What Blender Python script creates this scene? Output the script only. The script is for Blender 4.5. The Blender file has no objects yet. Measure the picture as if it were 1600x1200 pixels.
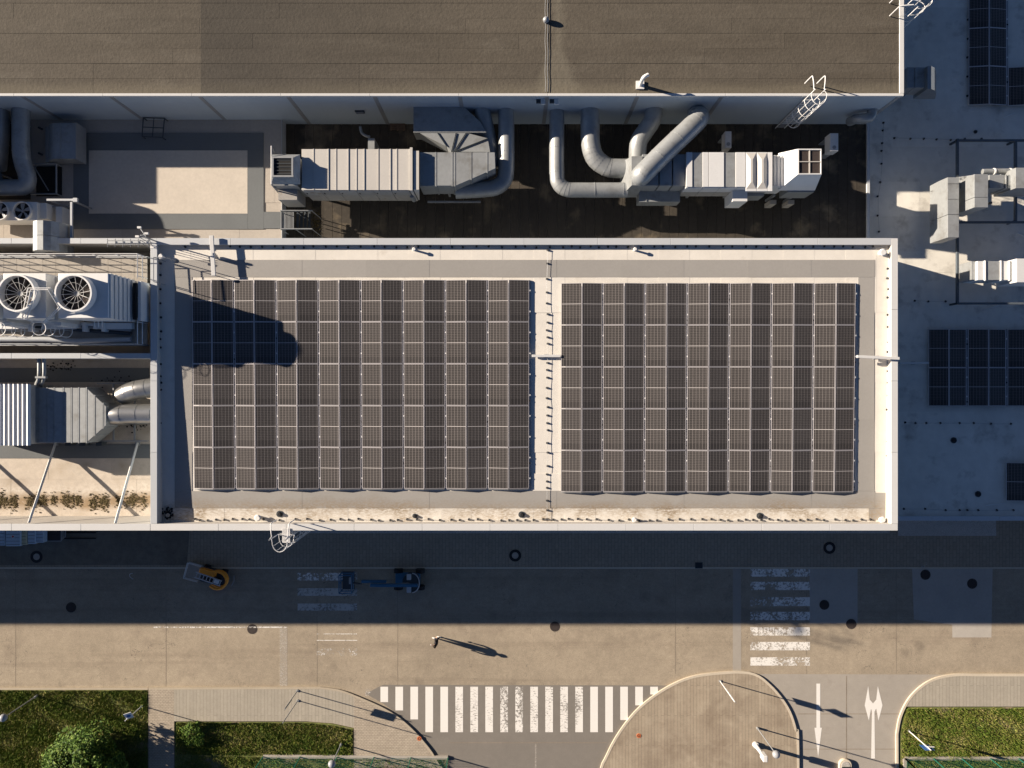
import bpy, math, random
import numpy as np
from mathutils import Vector, Matrix
random.seed(7)
rng = np.random.default_rng(7)
SC = bpy.context.scene
COL = SC.collection

# ---------------------------------------------------------------- camera, sky, sun, exposure
H, FP = 50.0, 1175.0
cam_d = bpy.data.cameras.new('camera')
cam = bpy.data.objects.new('camera', cam_d); COL.objects.link(cam)
cam.location = (0, 0, H); cam.rotation_euler = (0, 0, 0)
cam_d.sensor_width = 36.0; cam_d.lens = 36.0 * FP / 1600.0; cam_d.clip_end = 1000; cam_d.clip_start = 0.5
SC.camera = cam
SUN_EL = math.radians(20.3)
SD = Vector((0.9625 * math.cos(SUN_EL), -0.271 * math.cos(SUN_EL), -math.sin(SUN_EL))).normalized()
world = bpy.data.worlds.new('World'); SC.world = world; world.use_nodes = True
wn = world.node_tree
bg = wn.nodes['Background']
sky = wn.nodes.new('ShaderNodeTexSky'); sky.sky_type = 'NISHITA'; sky.sun_disc = False
sky.sun_elevation = SUN_EL
sky.sun_rotation = math.atan2(-SD.x, -SD.y)
sky.ozone_density = 2.2; sky.air_density = 0.34; sky.dust_density = 0.1
wn.links.new(sky.outputs[0], bg.inputs[0]); bg.inputs[1].default_value = 0.05
sun_d = bpy.data.lights.new('sun', 'SUN'); sun_d.energy = 5.0; sun_d.angle = math.radians(0.5); sun_d.color = (1.0, 0.86, 0.70)
sun = bpy.data.objects.new('sun', sun_d); COL.objects.link(sun)
sun.rotation_euler = SD.to_track_quat('-Z', 'Y').to_euler(); sun.location = (-60, 20, 60)
SC.view_settings.view_transform = 'Standard'; SC.view_settings.look = 'None'
SC.view_settings.gamma = 1; SC.view_settings.use_curve_mapping = False
SC.view_settings.exposure = 1.25
SC.cycles.use_denoising = True
SC.cycles.max_bounces = 6;

# ---------------------------------------------------------------- helpers
def P(px, py, z=0.0):
    k = (H - z) / FP
    return Vector(((px - 800) * k, (600 - py) * k, z))
ZS, ZN, ZE, ZT, ZW = 11.05, 11.40, 7.9, 9.2, 9.2
ZPIT = 8.5       # main roof (south, north), east roof, yard roof, west roof
ZP = 11.7                                               # coping
def zr(y): return ZS + (y + 7.2) / 14.2 * (ZN - ZS)
def R(px, py, dz=0.0):
    z = 11.2
    for _ in range(4):
        p = P(px, py, z + dz); z = zr(p.y)
    return Vector((p.x, p.y, z + dz))
SLOPE = math.atan((ZN - ZS) / 14.2)

def wloc(o):
    v = Vector((0, 0, 0))
    while o is not None: v += o.location; o = o.parent
    return v
def tag(o, label=None, cat=None, group=None, kind=None):
    if label: o['label'] = label
    if cat: o['category'] = cat
    if group: o['group'] = group
    if kind: o['kind'] = kind
    return o
def thing(name, label, cat, loc=(0, 0, 0), group=None, rz=0):
    o = bpy.data.objects.new(name, None); COL.objects.link(o)
    o.location = loc; o.rotation_euler = (0, 0, rz); o.empty_display_size = 0.3
    return tag(o, label, cat, group)
def link_mesh(name, me, parent=None, loc=(0, 0, 0), kind=None, rot=None):
    o = bpy.data.objects.new(name, me); COL.objects.link(o); o.parent = parent; o.location = loc
    if rot: o.rotation_euler = rot
    if kind: o['kind'] = kind
    return o
class MB:
    def __init__(s): s.v = []; s.f = []; s.mi = []; s.m = 0
    def add(s, vs, fs):
        b = len(s.v); s.v += [tuple(v) for v in vs]; s.f += [[b + i for i in f] for f in fs]; s.mi += [s.m] * len(fs)
        return s
    def box(s, x0, x1, y0, y1, z0, z1):
        if x0 > x1: x0, x1 = x1, x0
        if y0 > y1: y0, y1 = y1, y0
        return s.add([(x0,y0,z0),(x1,y0,z0),(x1,y1,z0),(x0,y1,z0),(x0,y0,z1),(x1,y0,z1),(x1,y1,z1),(x0,y1,z1)],
              [(0,3,2,1),(4,5,6,7),(0,1,5,4),(1,2,6,5),(2,3,7,6),(3,0,4,7)])
    def pbox(s, a, b, c, d, zt, zb):      # pixel rect seen at the top height
        p, q = P(a, b, zt), P(c, d, zt); return s.box(p.x, q.x, q.y, p.y, zb, zt)
    def frus(s, r0, z0, r1, z1):          # rect to rect
        (a,b,c,d),(e,f,g,h) = r0, r1
        return s.add([(a,b,z0),(c,b,z0),(c,d,z0),(a,d,z0),(e,f,z1),(g,f,z1),(g,h,z1),(e,h,z1)],
              [(0,3,2,1),(4,5,6,7),(0,1,5,4),(1,2,6,5),(2,3,7,6),(3,0,4,7)])
    def prism(s, poly, z0, z1, zf=None):
        n = len(poly); p = [Vector((q[0], q[1])) for q in poly]
        ar = sum(p[i].x * p[(i+1)%n].y - p[(i+1)%n].x * p[i].y for i in range(n))
        if ar < 0: p = p[::-1]
        zb = [z0] * n; zt = [z1] * n
        if zf: zb = [zf(q.y) + z0 for q in p]; zt = [zf(q.y) + z1 for q in p]
        vs = [(q.x, q.y, zb[i]) for i, q in enumerate(p)] + [(q.x, q.y, zt[i]) for i, q in enumerate(p)]
        return s.add(vs, [list(range(n))[::-1], list(range(n, 2*n))] + [(i, (i+1)%n, n+(i+1)%n, n+i) for i in range(n)])
    def sheet(s, poly, z):
        n = len(poly); p = list(poly)
        ar = sum(p[i][0] * p[(i+1)%n][1] - p[(i+1)%n][0] * p[i][1] for i in range(n))
        if ar < 0: p = p[::-1]
        return s.add([(q[0], q[1], z) for q in p], [list(range(n))])
    def quad(s, *vs): return s.add(vs, [list(range(len(vs)))])
    def tube(s, pts, r, n=12, cap=True):
        pts = [Vector(p) for p in pts]; m = len(pts)
        rr = r if isinstance(r, (list, tuple)) else [r] * m
        u = None; vs = []
        for i, p in enumerate(pts):
            t = (pts[min(i+1, m-1)] - pts[max(i-1, 0)]).normalized()
            if u is None:
                u = t.orthogonal().normalized() if abs(t.z) > .9 else t.cross(Vector((0,0,1))).normalized()
            u = (u - t * u.dot(t)).normalized(); w = t.cross(u)
            for k in range(n):
                a = 2 * math.pi * k / n
                vs.append(p + (u * math.cos(a) + w * math.sin(a)) * rr[i])
        fs = [(i*n+k, i*n+(k+1)%n, (i+1)*n+(k+1)%n, (i+1)*n+k) for i in range(m-1) for k in range(n)]
        if cap: fs += [list(range(n))[::-1], [(m-1)*n+k for k in range(n)]]
        return s.add(vs, fs)
    def bar(s, a, b, r=.02, n=5): return s.tube([a, b], r, n)
    def cyl(s, x, y, z0, z1, r, n=20, r1=None): return s.tube([(x,y,z0),(x,y,z1)], [r, r if r1 is None else r1], n)
    def ring(s, c, r, t=.012, n=20, ax='z', arc=(0, 2*math.pi)):
        pts = []
        for k in range(n+1):
            a = arc[0] + (arc[1]-arc[0]) * k / n
            pts.append((c[0]+r*math.cos(a), c[1]+r*math.sin(a), c[2]) if ax == 'z' else (c[0]+r*math.cos(a), c[1], c[2]+r*math.sin(a)))
        return s.tube(pts, t, 5)
    def annulus(s, x, y, z0, z1, r0, r1, n=32):
        vs = []
        for k in range(n):
            a = 2*math.pi*k/n; c, d = math.cos(a), math.sin(a)
            vs += [(x+r0*c,y+r0*d,z0),(x+r1*c,y+r1*d,z0),(x+r1*c,y+r1*d,z1),(x+r0*c,y+r0*d,z1)]
        fs = []
        for k in range(n):
            a, b = 4*k, 4*((k+1)%n)
            for i in range(4): j = (i+1)%4; fs.append((a+i, a+j, b+j, b+i))
        return s.add(vs, fs)
    def sphere(s, c, r, n=20, m=12):
        vs = [(c[0]+r*math.sin(math.pi*i/m)*math.cos(2*math.pi*k/n), c[1]+r*math.sin(math.pi*i/m)*math.sin(2*math.pi*k/n), c[2]+r*math.cos(math.pi*i/m)) for i in range(m+1) for k in range(n)]
        return s.add(vs, [(i*n+k,(i+1)*n+k,(i+1)*n+(k+1)%n,i*n+(k+1)%n) for i in range(m) for k in range(n)])
    def mesh(s, name, mat, smooth=False, off=(0,0,0)):
        me = bpy.data.meshes.new(name)
        me.from_pydata([(v[0]-off[0], v[1]-off[1], v[2]-off[2]) for v in s.v], [], s.f)
        for m in (mat if isinstance(mat, (list, tuple)) else [mat]): me.materials.append(m)
        if max(s.mi, default=0): me.polygons.foreach_set('material_index', s.mi)
        if smooth:
            me.polygons.foreach_set('use_smooth', [True] * len(me.polygons))
            try: me.set_sharp_from_angle(angle=math.radians(40))
            except Exception: pass
        me.update(); return me
    def build(s, name, mat, parent=None, kind=None, smooth=False, local=False, bevel=0, label=None):
        off = Vector((0,0,0)) if (local or parent is None) else wloc(parent)
        o = link_mesh(name, s.mesh(name, mat, smooth, off), parent, kind=kind)
        if bevel:
            b = o.modifiers.new('bevel', 'BEVEL'); b.width = bevel; b.segments = 2; b.limit_method = 'ANGLE'
        if label: o['label'] = label
        return o
def smooth_path(pts, k=6):
    pts = [Vector(p) for p in pts]; out = []
    for i in range(len(pts)-1):
        p0, p1, p2, p3 = pts[max(i-1,0)], pts[i], pts[i+1], pts[min(i+2,len(pts)-1)]
        for j in range(k):
            t = j/k
            out.append(0.5*((2*p1)+(p2-p0)*t+(2*p0-5*p1+4*p2-p3)*t*t+(3*p1-p0-3*p2+p3)*t**3))
    out.append(pts[-1]); return out
def strip_poly(pts, w):
    L, Rr = [], []
    for i, p in enumerate(pts):
        t = (pts[min(i+1,len(pts)-1)] - pts[max(i-1,0)]); t = Vector((t.x, t.y)).normalized(); n = Vector((-t.y, t.x))
        q = Vector((p.x, p.y)); L.append(q + n*w/2); Rr.append(q - n*w/2)
    return L, Rr
def strip(mb, pts, w, z0, z1):
    L, Rr = strip_poly(pts, w)
    for i in range(len(pts)-1):
        mb.prism([L[i], L[i+1], Rr[i+1], Rr[i]], z0, z1)
    return mb

# ---------------------------------------------------------------- materials
def rgb(c): return (c[0], c[1], c[2], 1)
class NT:
    def __init__(s, m): s.t = m.node_tree; s.n = s.t.nodes; s.l = s.t.links
    def node(s, ty, **k):
        n = s.n.new(ty)
        for a, b in k.items(): setattr(n, a, b)
        return n
    def val(s, sock, v):
        if isinstance(v, bpy.types.NodeSocket): s.l.new(v, sock)
        else: sock.default_value = v
    def math(s, op, a, b=0.0, clamp=False):
        n = s.node('ShaderNodeMath', operation=op); n.use_clamp = clamp; s.val(n.inputs[0], a); s.val(n.inputs[1], b); return n.outputs[0]
    def mix(s, f, a, b, mode='MIX'):
        n = s.node('ShaderNodeMix', data_type='RGBA', blend_type=mode); s.val(n.inputs[0], f)
        s.val(n.inputs[6], a if isinstance(a, bpy.types.NodeSocket) else rgb(a)); s.val(n.inputs[7], b if isinstance(b, bpy.types.NodeSocket) else rgb(b)); return n.outputs[2]
    def ramp(s, v, a, b):
        n = s.node('ShaderNodeMapRange'); n.clamp = True; s.val(n.inputs[0], v); n.inputs[1].default_value = a; n.inputs[2].default_value = b; return n.outputs[0]
    def coords(s, obj=False):
        if obj: return s.node('ShaderNodeTexCoord').outputs['Object']
        return s.node('ShaderNodeNewGeometry').outputs['Position']
    def noise(s, co, scale, detail=4, stretch=(1,1,1), rough=.6):
        mp = s.node('ShaderNodeMapping'); s.l.new(co, mp.inputs[0]); mp.inputs[3].default_value = stretch
        n = s.node('ShaderNodeTexNoise'); s.l.new(mp.outputs[0], n.inputs['Vector']); n.inputs['Scale'].default_value = scale
        n.inputs['Detail'].default_value = detail; n.inputs['Roughness'].default_value = rough; return n.outputs['Fac']
def M(name, col, rough=.8, metal=0.0, n=((1.2, .25), (12, .2)), bump=0.0, bscale=30, obj=False, rnd=0.0, stretch=(1,1,1), stain=None, extra=None, spec=.3):
    m = bpy.data.materials.new(name); m.use_nodes = True; t = NT(m)
    b = t.n['Principled BSDF']; b.inputs['Roughness'].default_value = rough; b.inputs['Metallic'].default_value = metal
    b.inputs['Specular IOR Level'].default_value = spec
    co = t.coords(obj); f = 1.0
    for sc, am in n:
        v = t.noise(co, sc, stretch=stretch)
        f = t.math('MULTIPLY', f, t.math('ADD', t.math('MULTIPLY', t.math('SUBTRACT', v, .5), 2*am*1.6), 1.0))
    if rnd:
        oi = t.node('ShaderNodeObjectInfo').outputs['Random']
        f = t.math('MULTIPLY', f, t.math('ADD', t.math('MULTIPLY', oi, 2*rnd), 1-rnd))
    c = t.mix(1.0, col, t.node('ShaderNodeCombineColor').outputs[0], 'MULTIPLY')
    cc = c.node.inputs[7].links[0].from_node
    for i in range(3): t.val(cc.inputs[i], f)
    if stain:   # (colour, scale, threshold lo, hi)
        c = t.mix(t.ramp(t.noise(co, stain[1], 6), stain[2], stain[3]), c, stain[0])
    if extra: c = extra(t, co, c, b)
    t.l.new(c, b.inputs['Base Color'])
    if bump:
        bn = t.node('ShaderNodeBump'); bn.inputs['Strength'].default_value = bump; bn.inputs['Distance'].default_value = .02
        t.val(bn.inputs['Height'], t.noise(co, bscale, 5)); t.l.new(bn.outputs[0], b.inputs['Normal'])
    return m
def seams(t, co, c, px, py, w, col, amt=.5, off=(0, 0)):
    sp = t.node('ShaderNodeSeparateXYZ'); t.l.new(co, sp.inputs[0])
    f = 0.0
    for i, p, o in ((0, px, off[0]), (1, py, off[1])):
        if not p: continue
        v = t.math('MODULO', t.math('ADD', sp.outputs[i], 400.0 + o), p)
        f = t.math('MAXIMUM', f, t.math('LESS_THAN', v, w))
    return t.mix(t.math('MULTIPLY', f, amt), c, col)
def brick(scale, w, h, mort, amt, rot=0, msize=.012):
    def ex(t, co, c, b):
        mp = t.node('ShaderNodeMapping'); t.l.new(co, mp.inputs[0]); mp.inputs[2].default_value = (0, 0, rot)
        n = t.node('ShaderNodeTexBrick'); t.l.new(mp.outputs[0], n.inputs['Vector'])
        n.inputs['Color1'].default_value = (1,1,1,1); n.inputs['Color2'].default_value = (.8,.8,.8,1); n.inputs['Mortar'].default_value = (mort,mort,mort,1)
        n.inputs['Scale'].default_value = 1; n.inputs['Brick Width'].default_value = w; n.inputs['Row Height'].default_value = h; n.inputs['Mortar Size'].default_value = msize
        n.inputs['Mortar Smooth'].default_value = .2
        return t.mix(amt, c, n.outputs[0], 'MULTIPLY')
    return ex
def ex_mainroof(t, co, c, b):
    sp = t.node('ShaderNodeSeparateXYZ'); t.l.new(co, sp.inputs[0]); y = sp.outputs[1]
    n1 = t.noise(co, .9, 6); n2 = t.noise(co, 7, 6, stretch=(1, 2.5, 1)); n3 = t.noise(co, 26, 4)
    yy = t.math('ADD', y, t.math('MULTIPLY', t.math('SUBTRACT', n1, .5), 1.4))
    patch = t.math('ADD', .25, t.math('MULTIPLY', t.ramp(t.noise(co, .45, 4), .42, .62), .75))
    band = t.math('MULTIPLY', patch, t.math('SUBTRACT', 1.0, t.ramp(t.math('ABSOLUTE', t.math('ADD', yy, 6.42)), .05, .62)))
    band2 = t.math('MULTIPLY', patch, t.math('SUBTRACT', 1.0, t.ramp(t.math('ABSOLUTE', t.math('ADD', yy, 6.75)), .2, .7)))
    c = t.mix(t.math('MULTIPLY', band2, t.math('MULTIPLY', t.ramp(n2, .38, .62), .75), True), c, (.40, .31, .20))
    return t.mix(t.math('MULTIPLY', band, t.math('MULTIPLY', t.ramp(t.math('ADD', n2, t.math('MULTIPLY', n3, .4)), .48, .80), .85), True), c, (.20, .14, .08))
def ex_west(t, co, c, b):
    sp = t.node('ShaderNodeSeparateXYZ'); t.l.new(co, sp.inputs[0]); y = sp.outputs[1]
    n1 = t.noise(co, .8, 6); n2 = t.noise(co, 6, 6); n3 = t.noise(co, 24, 4)
    yy = t.math('ADD', y, t.math('MULTIPLY', t.math('SUBTRACT', n1, .5), 1.0))
    pale = t.math('SUBTRACT', 1.0, t.ramp(t.math('ABSOLUTE', t.math('ADD', yy, 5.75)), .1, .45))
    c = t.mix(t.math('MULTIPLY', pale, t.math('MULTIPLY', t.ramp(n2, .4, .6), .6)), c, (.62, .57, .50))
    band = t.math('SUBTRACT', 1.0, t.ramp(t.math('ABSOLUTE', t.math('ADD', yy, 6.32)), .12, .55))
    c = t.mix(t.math('MULTIPLY', band, t.math('MULTIPLY', t.ramp(t.math('ADD', n2, t.math('MULTIPLY', n3, .3)), .25, .62), .9), True), c, (.27, .185, .10))
    return c
mats = {}
mats['membrane'] = M('membrane_light', (.655,.625,.57), .75, n=((.35,.09),(3,.05),(25,.06)), rnd=.03, stain=((.46,.42,.36), .7, .60, .8), bump=.15, bscale=14, extra=ex_mainroof)
mats['walkway'] = M('membrane_grey', (.305,.293,.275), .8, n=((.5,.05),(9,.05)), rnd=.03, extra=ex_mainroof)
mats['membrane_yard'] = M('membrane_yard', (.40,.36,.315), .8, n=((.5,.07),(6,.08),(30,.06)), rnd=.05, bump=.15)
mats['membrane_pale'] = M('membrane_pale', (.52,.47,.405), .8, n=((.5,.08),(6,.08),(30,.06)), rnd=.03)
mats['grey_yard'] = M('membrane_grey_yard', (.14,.15,.155), .8, n=((.8,.08),(9,.06)), rnd=.03)
mats['membrane_east'] = M('membrane_east', (.64,.62,.56), .75, n=((.25,.09),(2,.08),(25,.06)), rnd=.05, bump=.15, stain=((.26,.24,.21), .8, .56, .80))
def ex_brown(t, co, c, b):
    sp = t.node('ShaderNodeSeparateXYZ'); t.l.new(co, sp.inputs[0]); x, y = sp.outputs[0], sp.outputs[1]
    n = t.noise(co, 1.1, 5, stretch=(.35, 1, 1)); n2 = t.noise(co, 3, 5)
    # pale run-off strip along the valley and pale edge band
    dx = t.math('ABSOLUTE', t.math('SUBTRACT', x, 2.25))
    wy = t.math('ADD', .75, t.math('MULTIPLY', t.ramp(y, 16.8, 14.3), .9))
    f = t.math('SUBTRACT', 1.0, t.ramp(t.math('SUBTRACT', t.math('ADD', dx, t.math('MULTIPLY', t.noise(co, 1.6, 6, rough=.7), 1.3)), wy), -.05, .35))
    c = t.mix(t.math('MULTIPLY', f, .7), c, (.15, .135, .105))
    st = t.noise(co, .5, 6, stretch=(.12, 1.4, 1), rough=.7); c = t.mix(t.math('MULTIPLY', t.ramp(st, .50, .70), .45), c, (.055,.046,.034)); st2 = t.noise(co, .8, 6, stretch=(.3, 1.2, 1), rough=.7); c = t.mix(t.math('MULTIPLY', t.ramp(st2, .55, .75), .45), c, (.15,.135,.11))
    e = t.math('SUBTRACT', 1.0, t.ramp(t.math('ADD', y, t.math('MULTIPLY', n, .5)), 14.9, 15.3))
    c = t.mix(t.math('MULTIPLY', e, .45), c, (.17, .15, .11))
    p = t.math('MULTIPLY', t.math('GREATER_THAN', x, -15.45), t.math('SUBTRACT', 1.0, t.ramp(x, -13.5, -2)))  # broad soft shadow painted into the felt, straight left edge, fading out rightwards
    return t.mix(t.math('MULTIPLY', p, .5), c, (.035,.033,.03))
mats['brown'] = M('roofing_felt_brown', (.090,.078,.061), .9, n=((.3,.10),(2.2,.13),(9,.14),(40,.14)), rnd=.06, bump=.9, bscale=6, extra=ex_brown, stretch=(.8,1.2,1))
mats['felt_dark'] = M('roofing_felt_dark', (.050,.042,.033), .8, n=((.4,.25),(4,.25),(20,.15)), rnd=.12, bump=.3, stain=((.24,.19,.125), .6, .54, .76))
mats['coping'] = M('coping_metal', (.46,.48,.50), .5, n=((.4,.04),(6,.03)), rnd=.03)
mats['coping_white'] = M('coping_white', (.57,.57,.56), .5, n=((.4,.03),(6,.03)), rnd=.02)
mats['upstand'] = M('upstand', (.48,.45,.405), .7, n=((.8,.06),(9,.06)))
mats['cladding'] = M('wall_cladding', (.44,.51,.57), .38, metal=.15, n=((.3,.05),(3,.03)), rnd=.04, stretch=(1,1,.2))
mats['dark_joint'] = M('dark_joint', (.05,.06,.07), .7)
mats['concrete'] = M('concrete', (.36,.33,.29), .9, n=((.5,.1),(5,.12),(30,.1)), bump=.3)
def corr(t, co, c, b):
    return c
mats['galv'] = M('galvanised_duct', (.31,.325,.33), .5, metal=.35, n=((.7,.10),(6,.10),(30,.05)), rnd=.08, bump=.15, bscale=3, stain=((.20,.195,.18), 1.6, .52, .8))
mats['galv_round'] = M('galvanised_round_duct', (.315,.33,.335), .45, metal=.35, n=((1.2,.12),(8,.08)), bump=.12, bscale=2.5, stain=((.21,.215,.21), 1.8, .52, .8))
mats['shiny'] = M('bright_steel_duct', (.42,.42,.41), .28, metal=.8, n=((1.2,.10),(8,.08)), bump=.25, bscale=2.0)
mats['ahu'] = M('unit_cream_panel', (.52,.50,.465), .5, metal=.1, n=((.8,.06),(10,.05)), rnd=.06, stain=((.40,.33,.24), .8, .62, .82))
mats['ahu_white'] = M('unit_white_panel', (.66,.665,.66), .45, metal=.1, n=((.8,.05),(10,.04)), rnd=.05)
mats['ahu_side'] = M('unit_side_panel', (.33,.32,.30), .55, n=((.9,.12),(7,.12)), rnd=.1, stain=((.16,.11,.06), 2.5, .60, .75))
mats['white'] = M('white_paint', (.66,.655,.64), .45, n=((1.5,.05),(12,.04)))
mats['frame_alu'] = M('panel_frame_aluminium', (.60,.575,.585), .4, metal=.3, n=((3,.02),), obj=True)
mats['steel'] = M('galvanised_steel', (.30,.31,.32), .5, metal=.3, n=((3,.1),))
mats['dark_steel'] = M('dark_steel', (.055,.065,.075), .6, metal=.2, n=((3,.1),))
mats['black'] = M('black_rubber', (.018,.018,.02), .7, n=((5,.1),))
mats['void'] = M('dark_interior', (.02,.02,.02), .9)
mats['iron'] = M('cast_iron', (.045,.035,.032), .7, n=((12,.3),(40,.3)), bump=.4)
mats['wood'] = M('old_wood', (.16,.11,.08), .9, n=((8,.2),))
mats['moss'] = M('moss', (.085,.065,.028), .95, n=((5,.3),(25,.3)), obj=True)
mats['bulb'] = M('opal_globe', (.30,.31,.33), .3, n=((6,.03),))
mats['green'] = M('green_fence_paint', (.02,.13,.085), .5, n=((5,.1),))
mats['orange'] = M('orange_paint', (.90,.33,.03), .4, n=((2,.12),(10,.1)), obj=True, spec=.5)
mats['blue'] = M('blue_paint', (.03,.12,.22), .4, n=((2,.12),), obj=True, spec=.5)
mats['blue_sign'] = M('sign_blue', (.03,.12,.38), .4)
mats['crate'] = M('crate_plastic', (.42,.52,.62), .5, n=((4,.06),))
mats['crate_yellow'] = M('crate_cream', (.55,.52,.36), .5, n=((4,.06),))
mats['red'] = M('red_print', (.35,.02,.05), .5)
mats['pipe_red'] = M('marker_orange', (.55,.16,.06), .7, n=((12,.3),))
# solar cells
def ex_cells(t, co, c, b):
    sp = t.node('ShaderNodeSeparateXYZ'); t.l.new(co, sp.inputs[0]); x, y = sp.outputs[0], sp.outputs[1]
    def ln(v, p, w, o): return t.math('LESS_THAN', t.math('ABSOLUTE', t.math('SUBTRACT', t.math('MODULO', t.math('ADD', v, 8.0*p + o), p), p/2)), w)
    gx = ln(x, .1655, .0055, 0.0); bx = ln(x, .0331, .0016, .5*.0331)
    gy = ln(y, .0855, .0045, .5*.0855)
    c = t.mix(t.math('MULTIPLY', bx, .55), c, (.14,.125,.12))
    c = t.mix(t.math('MULTIPLY', gy, .9), c, (.21,.19,.18))
    c = t.mix(t.math('MULTIPLY', gx, .85), c, (.30,.27,.26))
    mid = t.math('LESS_THAN', t.math('ABSOLUTE', y), .012)
    return t.mix(mid, c, (.55,.52,.51))
mats['cells'] = M('solar_cells', (.046,.043,.042), .28, n=((1.5,.10),(9,.06)), obj=True, rnd=.14, extra=ex_cells, spec=.2)
# ground
def ex_asph(t, co, c, b):
    v = t.node('ShaderNodeTexVoronoi'); v.inputs['Scale'].default_value = 14; t.l.new(co, v.inputs['Vector'])
    c = t.mix(t.ramp(t.noise(co, 45, 2), .58, .72), c, (.08,.065,.055))
    # cracks: thin contour of warped noise, only in places
    n = t.noise(co, .35, 5, rough=.55); d = t.math('ABSOLUTE', t.math('SUBTRACT', n, .5))
    cr = t.math('LESS_THAN', d, .0016); where = t.ramp(t.noise(co, .22, 2), .48, .55)
    c = t.mix(t.math('MULTIPLY', cr, t.math('MULTIPLY', where, .6)), c, (.10,.085,.07))
    n2 = t.noise(co, .25, 3, stretch=(.25, 1.6, 1))
    c = t.mix(t.math('MULTIPLY', t.ramp(n2, .5, .75), .25), c, (.40,.335,.26))
    n3 = t.noise(co, .5, 5)
    c = t.mix(t.math('MULTIPLY', t.ramp(n3, .55, .72), .40), c, (.17,.135,.105))
    tr = t.noise(co, .55, 4, stretch=(.035, 1.6, 1), rough=.6)
    c = t.mix(t.math('MULTIPLY', t.ramp(tr, .52, .66), .30), c, (.16,.125,.095))
    vo = t.node('ShaderNodeTexVoronoi'); vo.inputs['Scale'].default_value = .33; t.l.new(co, vo.inputs['Vector'])
    c = t.mix(t.math('MULTIPLY', t.math('SUBTRACT', 1.0, t.ramp(t.math('ADD', vo.outputs['Distance'], t.math('MULTIPLY', t.noise(co, 3, 4), .18)), .10, .26)), .45), c, (.12,.10,.08))
    n4 = t.noise(co, 3.2, 6, rough=.75)
    c = t.mix(t.math('MULTIPLY', t.ramp(n4, .55, .75), .35), c, (.38,.32,.25))
    return t.mix(t.math('MULTIPLY', t.ramp(t.noise(co, 1.7, 6, stretch=(1.0,.4,1), rough=.7), .58, .72), .28), c, (.19,.15,.115))
mats['asphalt'] = M('old_asphalt', (.335,.282,.212), .92, n=((.12,.20),(1.3,.14),(5,.14),(14,.20),(34,.22)), bump=.5, bscale=35, extra=ex_asph)
mats['asphalt_grey'] = M('grey_asphalt', (.20,.182,.16), .92, n=((.3,.06),(2,.07),(12,.07),(40,.10)), bump=.4, bscale=40)
mats['slab'] = M('concrete_lane', (.335,.305,.265), .9, n=((.3,.08),(2,.07),(12,.06),(40,.06)), bump=.3, bscale=40, stain=((.25,.22,.19), .6, .6, .85))
mats['patch'] = M('concrete_patch', (.40,.37,.33), .9, n=((.6,.10),(6,.07),(30,.08)), bump=.3, bscale=30)
mats['seam'] = M('tar_seam', (.24,.20,.155), .9)
mats['paver'] = M('block_paving', (.36,.325,.27), .9, n=((.35,.10),(3,.10),(14,.12)), bump=.3, extra=brick(1, .24, .24, .35, .55, math.pi/2, .02))
mats['paver_row'] = M('rowed_paving', (.37,.335,.275), .9, n=((.35,.08),(3,.08),(14,.12)), bump=.3, extra=brick(1, 4.0, .225, .48, .5, math.pi/2, .020))
mats['paver_h'] = M('brick_paving', (.42,.36,.285), .9, n=((.4,.10),(3,.10),(14,.14)), bump=.3, extra=brick(1, .21, .11, .40, .7, 0, .014))
def ex_island(t, co, c, b):
    c = brick(1, 4.0, .215, .48, .6, math.pi/2, .020)(t, co, c, b)
    c = t.mix(t.math('MULTIPLY', t.ramp(t.noise(co, .35, 6, rough=.65), .45, .66), .65), c, (.19,.145,.105))
    return t.mix(t.math('MULTIPLY', t.ramp(t.noise(co, 1.1, 6), .52, .72), .4), c, (.44,.38,.29))
mats['paver_island'] = M('island_paving', (.36,.30,.225), .9, n=((3,.08),(14,.14)), bump=.3, extra=ex_island)
mats['kerb'] = M('kerb_stone', (.52,.455,.36), .85, n=((1,.08),(10,.10)), bump=.2)
mats['kerb_dull'] = M('kerb_stone_dull', (.40,.345,.265), .85, n=((1,.1),(10,.10)), bump=.2)
mats['gravel'] = M('gravel', (.42,.40,.37), .95, n=((3,.1),(22,.6),(50,.6)), bump=1, bscale=22)
mats['earth'] = M('earth', (.085,.065,.038), .95, n=((.5,.15),(3,.3),(12,.4)), bump=.6, stain=((.22,.18,.13), 1.2, .58, .8))
mats['turf'] = M('turf_ground', (.13,.145,.045), .95, n=((.5,.15),(3,.4),(12,.4)), bump=.6, stain=((.26,.21,.14), .9, .56, .66))
mats['dirt'] = M('dirt_line', (.10,.07,.035), .95, n=((2,.3),(14,.4)))
def paintmat(name, lo, hi, col=(.80,.78,.74), sc=5, stretch=(1,1,1)):
    m = bpy.data.materials.new(name); m.use_nodes = True; t = NT(m); b = t.n['Principled BSDF']; b.inputs['Roughness'].default_value = .7
    co = t.coords(); c = t.mix(t.math('MULTIPLY', t.noise(co, 9, 5), .5), col, (.58,.55,.50)); t.l.new(c, b.inputs['Base Color'])
    tr = t.node('ShaderNodeBsdfTransparent'); mx = t.node('ShaderNodeMixShader')
    f = t.ramp(t.math('ADD', t.math('MULTIPLY', t.noise(co, sc, 8, stretch, .75), .8), t.math('MULTIPLY', t.noise(co, .9, 4, (1,.5,1)), .5)), lo+.075, hi+.075)
    t.l.new(f, mx.inputs[0]); t.l.new(tr.outputs[0], mx.inputs[1]); t.l.new(b.outputs[0], mx.inputs[2])
    t.l.new(mx.outputs[0], t.n['Material Output'].inputs[0]); return m
mats['paint'] = paintmat('road_paint_fresh', .28, .40)
mats['paint_worn'] = paintmat('road_paint_worn', .50, .60, sc=6)
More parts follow.
